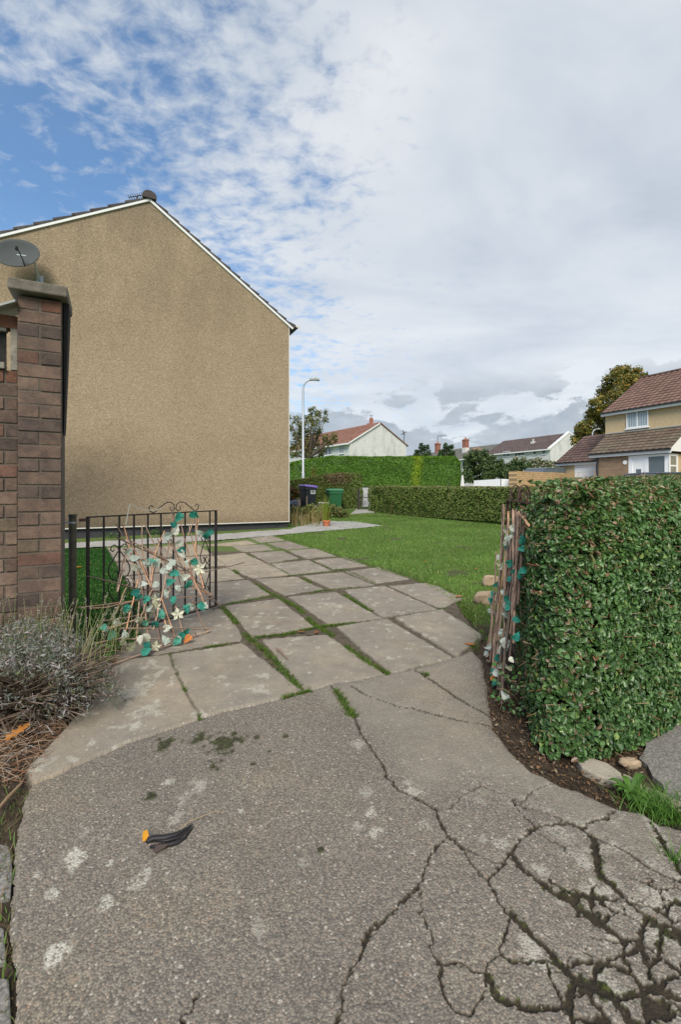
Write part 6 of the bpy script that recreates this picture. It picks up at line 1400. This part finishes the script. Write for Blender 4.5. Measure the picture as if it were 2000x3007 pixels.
# each point carries a spray of narrow leaves
sp = np.repeat(ctr, 5, 0)+RNG.normal(0, .012, (n*5, 3)); nn_ = RNG.normal(size=sp.shape); nn_[:, 2] *= .4
v, f, kv = leaves4(sp, nn_, RNG.uniform(.016, .032, len(sp)), .20)
tn = np.repeat(pick([((.24, .27, .24), 4), ((.36, .35, .36), 3), ((.13, .16, .11), 3), ((.17, .20, .09), 1.5), ((.34, .28, .28), 2.5)], n, .25), 5, 0)
npmesh('foliage', v, f, M['leaf'], lav, np.repeat(tn, kv, 0))
tb = MB()
for k in range(900):
    th = random.uniform(0, 2*math.pi); r_ = math.sqrt(random.random()); a_ = np.array([lc[0]+random.gauss(0, .10), lc[1]+random.gauss(0, .07), .0]); e_ = np.array([lc[0]+r_*.46*math.cos(th), lc[1]-.05+r_*.32*math.sin(th), .08+.24*random.random()])
    tb.tube([a_, (a_+e_)/2+np.array([0, 0, .05]), e_], [.006, .004, .0018], 4, random.choice([(.10, .075, .055), (.16, .12, .09), (.22, .17, .13)]), cap=False)
o_ = tb.build('woody_stems', M['twig'], lav); o_['kind'] = 'stuff'
tb = MB(); hd = []
for k in range(170):
    x = lc[0]+random.uniform(-.5, .42); y = lc[1]+random.uniform(-.1, .36); a_ = np.array([x, y, .28]); L = random.uniform(.10, .27); d_ = np.array([random.gauss(.10, .22)+.5*(x-lc[0]), random.gauss(0, .15), 1]); d_ /= np.linalg.norm(d_); e_ = a_+d_*L
    tb.tube([a_, (a_+e_)/2+np.array([random.gauss(0, .008), 0, 0]), e_], [.0018, .0014, .001], 3, random.choice([(.16, .20, .07), (.20, .22, .09), (.11, .16, .05), (.24, .20, .12)]), cap=False)
    for j in range(10): hd.append(e_-d_*random.uniform(0, .045)+np.array([random.gauss(0, .003) for _ in range(3)]))
o_ = tb.build('flower_stalks', M['twig'], lav); o_['kind'] = 'stuff'
hd = np.array(hd); v, f, kv = leaves4(hd, RNG.normal(size=hd.shape), RNG.uniform(.006, .012, len(hd)), .6); npmesh('seed_heads', v, f, M['leaf'], lav, np.repeat(pick([((.34, .30, .28), 2), ((.24, .21, .18), 1)], len(hd)), kv, 0))['kind'] = 'stuff'
# green grass tufts behind the lavender by the pier
ng = 1500; gx = RNG.uniform(-2.0, -1.40, ng); gy = 2.42+.1*RNG.normal(size=ng)+(gx+1.6)*.3
tag(blades('tall_grass', np.column_stack([gx, gy, np.full(ng, .0)]), RNG.uniform(.08, .27, ng), RNG.uniform(.003, .006, ng), pick([((.08, .16, .02), 3), ((.13, .20, .04), 2), ((.24, .22, .10), 1)], ng), M['grass'], lean=.3), 'tall thin grass growing between the lavender and the brick pier', 'grass', kind='stuff')
# dead straw and twigs over the bed
tb = MB(); bedp = world_poly([(-60, 2330), (60, 2320), (95, 2270), (200, 2130), (285, 2050), (345, 1955), (330, 1900), (200, 1880), (-60, 1950)])
sp_ = sample_poly([tuple(x) for x in bedp], 2300)
for (x, y) in sp_:
    if random.random() < .15: continue
    th = random.gauss(.35, .8); L = random.uniform(.03, .15); d_ = np.array([math.cos(th), math.sin(th), random.gauss(.02, .18)]); z = .0+abs(random.gauss(0, .028)); a_ = np.array([x, y, z+.012])
    cv = np.array([random.gauss(0, .012), random.gauss(0, .012), random.uniform(0, .02)])
    tb.tube([a_-d_*L/2, a_+cv, a_+d_*L/2], [.0008, .0014, .0008], 3, random.choice([(.28, .19, .12), (.20, .13, .085), (.38, .28, .19), (.13, .09, .06), (.33, .31, .29), (.22, .11, .06)]), cap=False)
tag(tb.build('dead_stems', M['twig']), 'tangle of dead straw and brown twigs below the lavender', 'twigs', kind='stuff')
# small litter on all bare soil
def litter(name, poly, n, label, smin=.006, smax=.022, zb=.0):
    p = sample_poly([tuple(x) for x in poly], n); P = np.column_stack([p, G(p[:, 0], p[:, 1])+zb+np.abs(RNG.normal(0, .006, n))]); N = RNG.normal(0, .45, (n, 3)); N[:, 2] = 1
    v, f, kv = leaves4(P, N, RNG.uniform(smin, smax, n), .4); tag(npmesh(name, v, f, M['leaf'], None, np.repeat(pick([((.15, .09, .05), 3), ((.09, .06, .04), 3), ((.24, .14, .07), 1.3), ((.28, .22, .15), 1), ((.05, .035, .025), 2)], n), kv, 0)), label, 'leaf litter', kind='stuff')
litter('leaf_litter', bedp, 5200, 'brown leaf litter on the soil of the left bed', zb=.006)
hp = world_poly([(1432, 2060), (1447, 2150), (1503, 2220), (1559, 2276), (1644, 2318), (1742, 2353), (1812, 2385), (1900, 2330), (1890, 2200), (2010, 2080), (2010, 2000), (1700, 2100), (1500, 2000), (1440, 1950)])
litter('hedge_litter', hp, 5200, 'dark soil crumbs and leaf litter under the big hedge', zb=.0)
tl = world_poly([(1330, 1790), (1400, 1850), (1425, 1930), (1440, 1800), (1420, 1760)]); litter('edge_litter', tl, 500, 'leaf litter along the lawn edge by the trellis bundle')
gl = world_poly([(200, 1880), (430, 1870), (340, 1945), (290, 1980), (200, 1950)]); litter('gate_litter', gl, 1500, 'brown leaves lying under the left gate', .012, .05)
sg = sample_poly([tuple(x) for x in gl], 300); v, f, kv = leaves6(np.column_stack([sg, np.full(300, .03)+np.abs(RNG.normal(0, .03, 300))]), RNG.normal(0, .5, (300, 3))+UP, RNG.uniform(.02, .045, 300), .8)
tag(npmesh('ground_cover', v, f, M['leaf'], None, np.repeat(pick([((.05, .13, .02), 3), ((.08, .17, .03), 2)], 300), kv, 0)), 'small green ground cover leaves under the left gate', 'ground cover', kind='stuff')
# weeds at the foot of the house wall
wp = []
for px, py, r, n_ in [(405, 1566, .22, 340), (450, 1570, .1, 80), (322, 1578, .08, 60), (790, 1550, .12, 120), (730, 1552, .15, 120), (840, 1548, .1, 80)]:
    c = gp(np.array([px*1.]), np.array([py*1.]))[0]
    for _ in range(n_): wp.append(c+np.array([random.gauss(0, r), random.gauss(0, r*.4), abs(random.gauss(.0, r*.7))]))
wp = np.array(wp); v, f, kv = leaves4(wp, RNG.normal(0, .6, wp.shape)+np.array([0, -.3, .8]), RNG.uniform(.03, .06, len(wp)), .6)
tag(npmesh('wall_weeds', v, f, M['leaf'], None, np.repeat(pick([((.06, .15, .02), 3), ((.10, .20, .04), 2), ((.04, .09, .02), 1)], len(wp)), kv, 0)), 'leafy weeds growing along the foot of the pebbledashed wall', 'weeds', kind='stuff')

# =================================================================== STONES, LEAVES, WEED
def stone(name, label, c, r, mat, seed, cat='stone', squash=(1, 1, .6)):
    import bmesh
    bm = bmesh.new(); bmesh.ops.create_icosphere(bm, subdivisions=4, radius=1.0); co = np.array([v.co[:] for v in bm.verts]); fs = [[v.index for v in f.verts] for f in bm.faces]; bm.free()
    n = (fbm(co[:, 0]*1.5+seed, co[:, 1]*1.5+co[:, 2]*1.1, seed, 4)-.5)*.7+(fbm(co[:, 0]*6+seed, co[:, 1]*6+co[:, 2]*5, seed+3, 3)-.5)*.16
    co = np.sign(co)*np.abs(co)**.8*(1+n)[:, None]
    v = co*np.array(squash)*r+np.array(c)
    return tag(npmesh(name, v, fs, mat, None, smooth=True, loc=(c[0], c[1], c[2])), label, cat)
p = gp(np.array([1432.]), np.array([1772.]))[0]; stone('rock', 'rough sandy brown rock on the grass behind the upright trellis bundle', p+UP*.04, .125, M['rock'], 5, squash=(1, .7, .62))
p = gp(np.array([1442.]), np.array([1722.]))[0]; stone('rock', 'smaller pale rock just behind the sandy brown rock', p+UP*.06, .09, M['rock'], 9, squash=(1, .7, .8))
p = gp(np.array([1853.]), np.array([2250.]))[0]; stone('stone', 'small pinkish stone lying on the soil under the big hedge', p+UP*.012, .038, M['rock'], 12, squash=(1, .6, .5))
p = gp(np.array([322.]), np.array([1988.]))[0]; stone('brick_piece', 'broken reddish brick piece at the edge of the lavender bed', p+UP*.01, .035, flat('red_brick_piece', (.22, .11, .08), .9, .3, 30), 15, 'brick piece', (1.3, .7, .5))
def kerbpiece(pts, label, h=.018):
    P2 = world_poly(pts); c = P2.mean(0); mb = MB(); m = dense([tuple(q) for q in P2], .05)
    m = [(x+random.gauss(0, .003), y+random.gauss(0, .003)) for x, y in m]; mb.prism([(x, y, -.02) for x, y in m], (0, 0, h+.02))
    tag(mb.build('kerb_stone', M['kerb'], bevel=.006, loc=(c[0], c[1], 0)), label, 'kerb stone')
kerbpiece([(1688, 2234), (1697, 2222), (1730, 2232), (1790, 2254), (1826, 2280), (1832, 2306), (1800, 2306), (1755, 2288), (1712, 2262)], 'long pale kerb edging stone running out from under the big hedge')
kerbpiece([(1834, 2284), (1852, 2290), (1890, 2318), (1880, 2330), (1834, 2310)], 'short pinkish edging stone behind the broad leaved weed')
kerbpiece([(1895, 2318), (1935, 2335), (2005, 2370), (2060, 2395), (2050, 2420), (2000, 2398), (1930, 2368), (1890, 2340)], 'edging stone at the right edge beside the tarmac, behind the grass clump')
def flat_leaf(name, label, outline, c, size, rot, col, cup=.1, tilt=(0, 0)):
    n = len(outline); ca, sa = math.cos(rot), math.sin(rot); vs = []
    for x, y in outline:
        X_, Y_ = (x*ca-y*sa)*size, (x*sa+y*ca)*size; vs.append((c[0]+X_, c[1]+Y_, c[2]+.006+cup*size*abs(y)*1.2+cup*size*x*x+tilt[0]*X_+tilt[1]*Y_))
    mid = (c[0], c[1], c[2]+.006); vs.append(mid); fs = [(i, (i+1) % n, n) for i in range(n)]
    mb = MB(); mb.add(vs, fs, col); o = mb.build(name, M['cloth_leaf'], loc=tuple(c)); s_ = o.modifiers.new('solid', 'SOLIDIFY'); s_.thickness = .001; return tag(o, label, 'leaf')
oak = [(-.75, 0), (-.45, .12), (-.42, .30), (-.28, .14), (-.15, .22), (-.08, .45), (.05, .20), (.18, .26), (.28, .42), (.35, .17), (.52, .20), (.62, .08), (.75, 0), (.62, -.10), (.5, -.22), (.36, -.15), (.26, -.40), (.15, -.2), (0, -.22), (-.1, -.42), (-.18, -.16), (-.32, -.18), (-.45, -.28), (-.48, -.10)]
oval = [(-.5, 0), (-.3, .2), (0, .28), (.3, .18), (.55, 0), (.3, -.2), (0, -.27), (-.3, -.18)]
p = gp(np.array([46.]), np.array([2188.]))[0]; flat_leaf('oak_leaf', 'large orange oak leaf lying on the bed at the left edge', oak, p+UP*.045, .075, .9, (.55, .24, .06), .12, (.1, .35))
for px, py, s, r, c, lab in [(1348, 1760, .085, .2, (.45, .22, .09), 'orange brown fallen leaf on the lawn edge left of the rocks'), (1380, 1905, .07, -.4, (.42, .17, .05), 'curled orange leaf at the driveway edge left of the trellis bundle'), (1250, 1655, .06, 1, (.5, .2, .05), 'small orange leaf on the lawn beyond the last row of slabs'),
                             (1400, 1676, .06, .5, (.45, .18, .06), 'small orange leaf on the lawn near the trellis bundle'), (885, 1867, .06, 0, (.22, .10, .05), 'curled brown leaf in the joint between two near slabs'), (928, 1869, .07, 1.4, (.25, .11, .05), 'larger curled brown leaf in the joint, right of the small curled one'),
                             (230, 1672, .09, .3, (.55, .22, .03), 'orange leaf lying on the dark turf behind the left gate'), (260, 1660, .07, 1.2, (.4, .12, .04), 'red brown leaf lying on the dark turf behind the left gate'), (300, 1978, .07, .7, (.34, .18, .08), 'tan curled leaf beside the broken brick piece'), (1465, 2020, .05, .4, (.5, .25, .12), 'pale orange leaf under the trellis bundle')]:
    p = gp(np.array([px*1.]), np.array([py*1.]))[0]; flat_leaf('fallen_leaf', lab, oval, p+UP*.02, s, r, c, .35)
# the dark curled leaf with its long stalk on the forecourt
lp_ = [gp(np.array([x/1.4255]), np.array([2150+y/1.4255]))[0] for x, y in [(598, 488), (615, 465), (660, 472), (710, 470), (755, 450), (800, 410), (860, 385), (900, 366), (942, 366)]]
dl_ = thing('dead_leaf', lp_[2], 'black curled dead leaf with orange tip and long stalk on the forecourt concrete', 'leaf')
blackl = flat('black_dry_leaf', (.012, .010, .012), .6, .3, 60)
c8 = lambda x, y, z: gp(np.array([x/1.4255]), np.array([2150+y/1.4255]))[0]+UP*(z+.022)
mb = MB(); up_ = [(612, 492, .018), (640, 478, .026), (690, 476, .028), (740, 462, .024), (775, 440, .016), (805, 418, .006)]; md = [(618, 505, .006), (650, 496, .010), (700, 492, .010), (745, 480, .008), (775, 455, .006), (805, 420, .004)]; lw = [(622, 512, .012), (655, 508, .016), (700, 502, .014), (740, 492, .012), (772, 470, .010), (806, 422, .005)]
mb.tube([c8(x, y+2, .004) for x, y, z in up_], [.006, .0085, .0095, .008, .005, .0015], 9); mb.tube([c8(x+3, y, .0) for x, y, z in lw], [.003, .006, .007, .0055, .004, .0012], 8); mb.tube([c8(x, y, .006) for x, y, z in md[1:]], [.002, .004, .004, .003, .001], 6); o_ = mb.build('blade', blackl, dl_, smooth=True)
mb = MB(); vs = [c8(*q) for q in [(595, 482, .008), (600, 464, .020), (622, 462, .026), (632, 484, .018), (612, 505, .010), (598, 500, .004)]]; vs = [vs[0]+(v-vs[0])*.75 for v in vs]; mb.add(vs, [(0, 1, 2, 3, 4, 5)], (.62, .30, .03)); o_ = mb.build('orange_tip', M['cloth_leaf'], dl_); o_.modifiers.new('s', 'SOLIDIFY').thickness = .001
mb = MB(); vs = [c8(*q) for q in [(640, 530, .001), (655, 514, .008), (705, 508, .006), (690, 518, .002), (650, 540, .001)]]; mb.add(vs, [(0, 1, 2, 3, 4)]); o_ = mb.build('blade', flat('brown_dry_leaf', (.07, .045, .035), .6), dl_); o_.modifiers.new('s', 'SOLIDIFY').thickness = .001
mb = MB(); mb.tube([c8(750, 450, .012), c8(800, 412, .010), c8(860, 384, .008), c8(900, 367, .006), c8(945, 367, .003)], [.0014, .0012, .001, .0008, .0006], 5, (.42, .30, .16)); mb.build('stalk', M['twig'], dl_)
# broad-leaved weed and grass clump at the right
wc = gp(np.array([1855.]), np.array([2345.]))[0]; wd = thing('dandelion_weed', wc, 'broad leaved green weed growing beside the edging stones at the lower right', 'weed')
for k in range(17):
    q = 2*math.pi*k/17*1.0+random.uniform(-.15, .15); L = random.uniform(.05, .095); d_ = np.array([math.cos(q), math.sin(q), 0]); s_ = np.array([-d_[1], d_[0], 0]); col = random.choice([(.09, .20, .03), (.12, .25, .05), (.07, .16, .03)])
    lift = random.uniform(.25, .8); vs = []; N = 6
    for j in range(N):
        t = j/(N-1); w_ = L*.20*math.sin(math.pi*min(1, .12+t*.9))**.8*(.45+.75*t)*(0.05 if j == N-1 else 1)+.001; zc = .015+L*lift*math.sin(t*2.2)*.6; c = wc+d_*L*t; vs += [c+s_*w_+UP*(zc+w_*.4), c+UP*zc, c-s_*w_+UP*(zc+w_*.4)]
    mb = MB(); mb.add(vs, [(3*j+a, 3*j+a+1, 3*j+a+4, 3*j+a+3) for j in range(N-1) for a in (0, 1)], col); mb.build('leaf', M['leaf'], wd)
gpos = []
for px, py, r, n_ in [(1960, 2395, .05, 260), (1925, 2375, .05, 200), (2010, 2410, .05, 160), (1990, 2545, .02, 60), (1890, 2350, .04, 120)]:
    c = gp(np.array([px*1.]), np.array([py*1.]))[0]; gpos.append(c+RNG.normal(0, 1, (n_, 3))*np.array([r, r*.55, 0]))
gpos = np.concatenate(gpos); tag(blades('grass_clump', gpos, RNG.uniform(.02, .075, len(gpos)), RNG.uniform(.002, .004, len(gpos)), pick([((.09, .2, .03), 3), ((.13, .26, .05), 2), ((.06, .13, .02), 1)], len(gpos)), M['grass'], lean=.8), 'clump of fresh grass by the edging stones at the right edge', 'grass', kind='stuff')
# grass and weeds down the left edge of the forecourt
ep = world_poly([(20, 2330), (85, 2325), (60, 2400), (44, 2500), (36, 2620), (40, 2750), (45, 3007), (10, 3007), (0, 2700), (0, 2400)]); e_ = sample_poly([tuple(x) for x in ep], 240)
tag(blades('edge_weeds', np.column_stack([e_, np.full(len(e_), .0)]), RNG.uniform(.008, .035, len(e_)), RNG.uniform(.002, .004, len(e_)), pick([((.12, .22, .04), 2), ((.2, .15, .08), 3)], len(e_)), M['grass'], lean=.8), 'tiny weeds along the left edge of the forecourt', 'weeds', kind='stuff')
# sticks lying about
for pts, r, c, lab in [([(-20, 2420), (20, 2370), (62, 2325)], .005, (.30, .2, .12), 'dry brown stick lying on the soil at the left edge'), ([(812, 1918), (828, 1932), (843, 1948)], .006, (.24, .17, .13), 'short bent twig on the slab in the middle of the driveway')]:
    g_ = [gp(np.array([x*1.]), np.array([y*1.]))[0]+UP*.032 for x, y in pts]; mb = MB(); mb.tube(g_, [r, r*1.1, r*.7], 6, c); tag(mb.build('stick', M['twig'], loc=tuple(g_[0])), lab, 'stick')
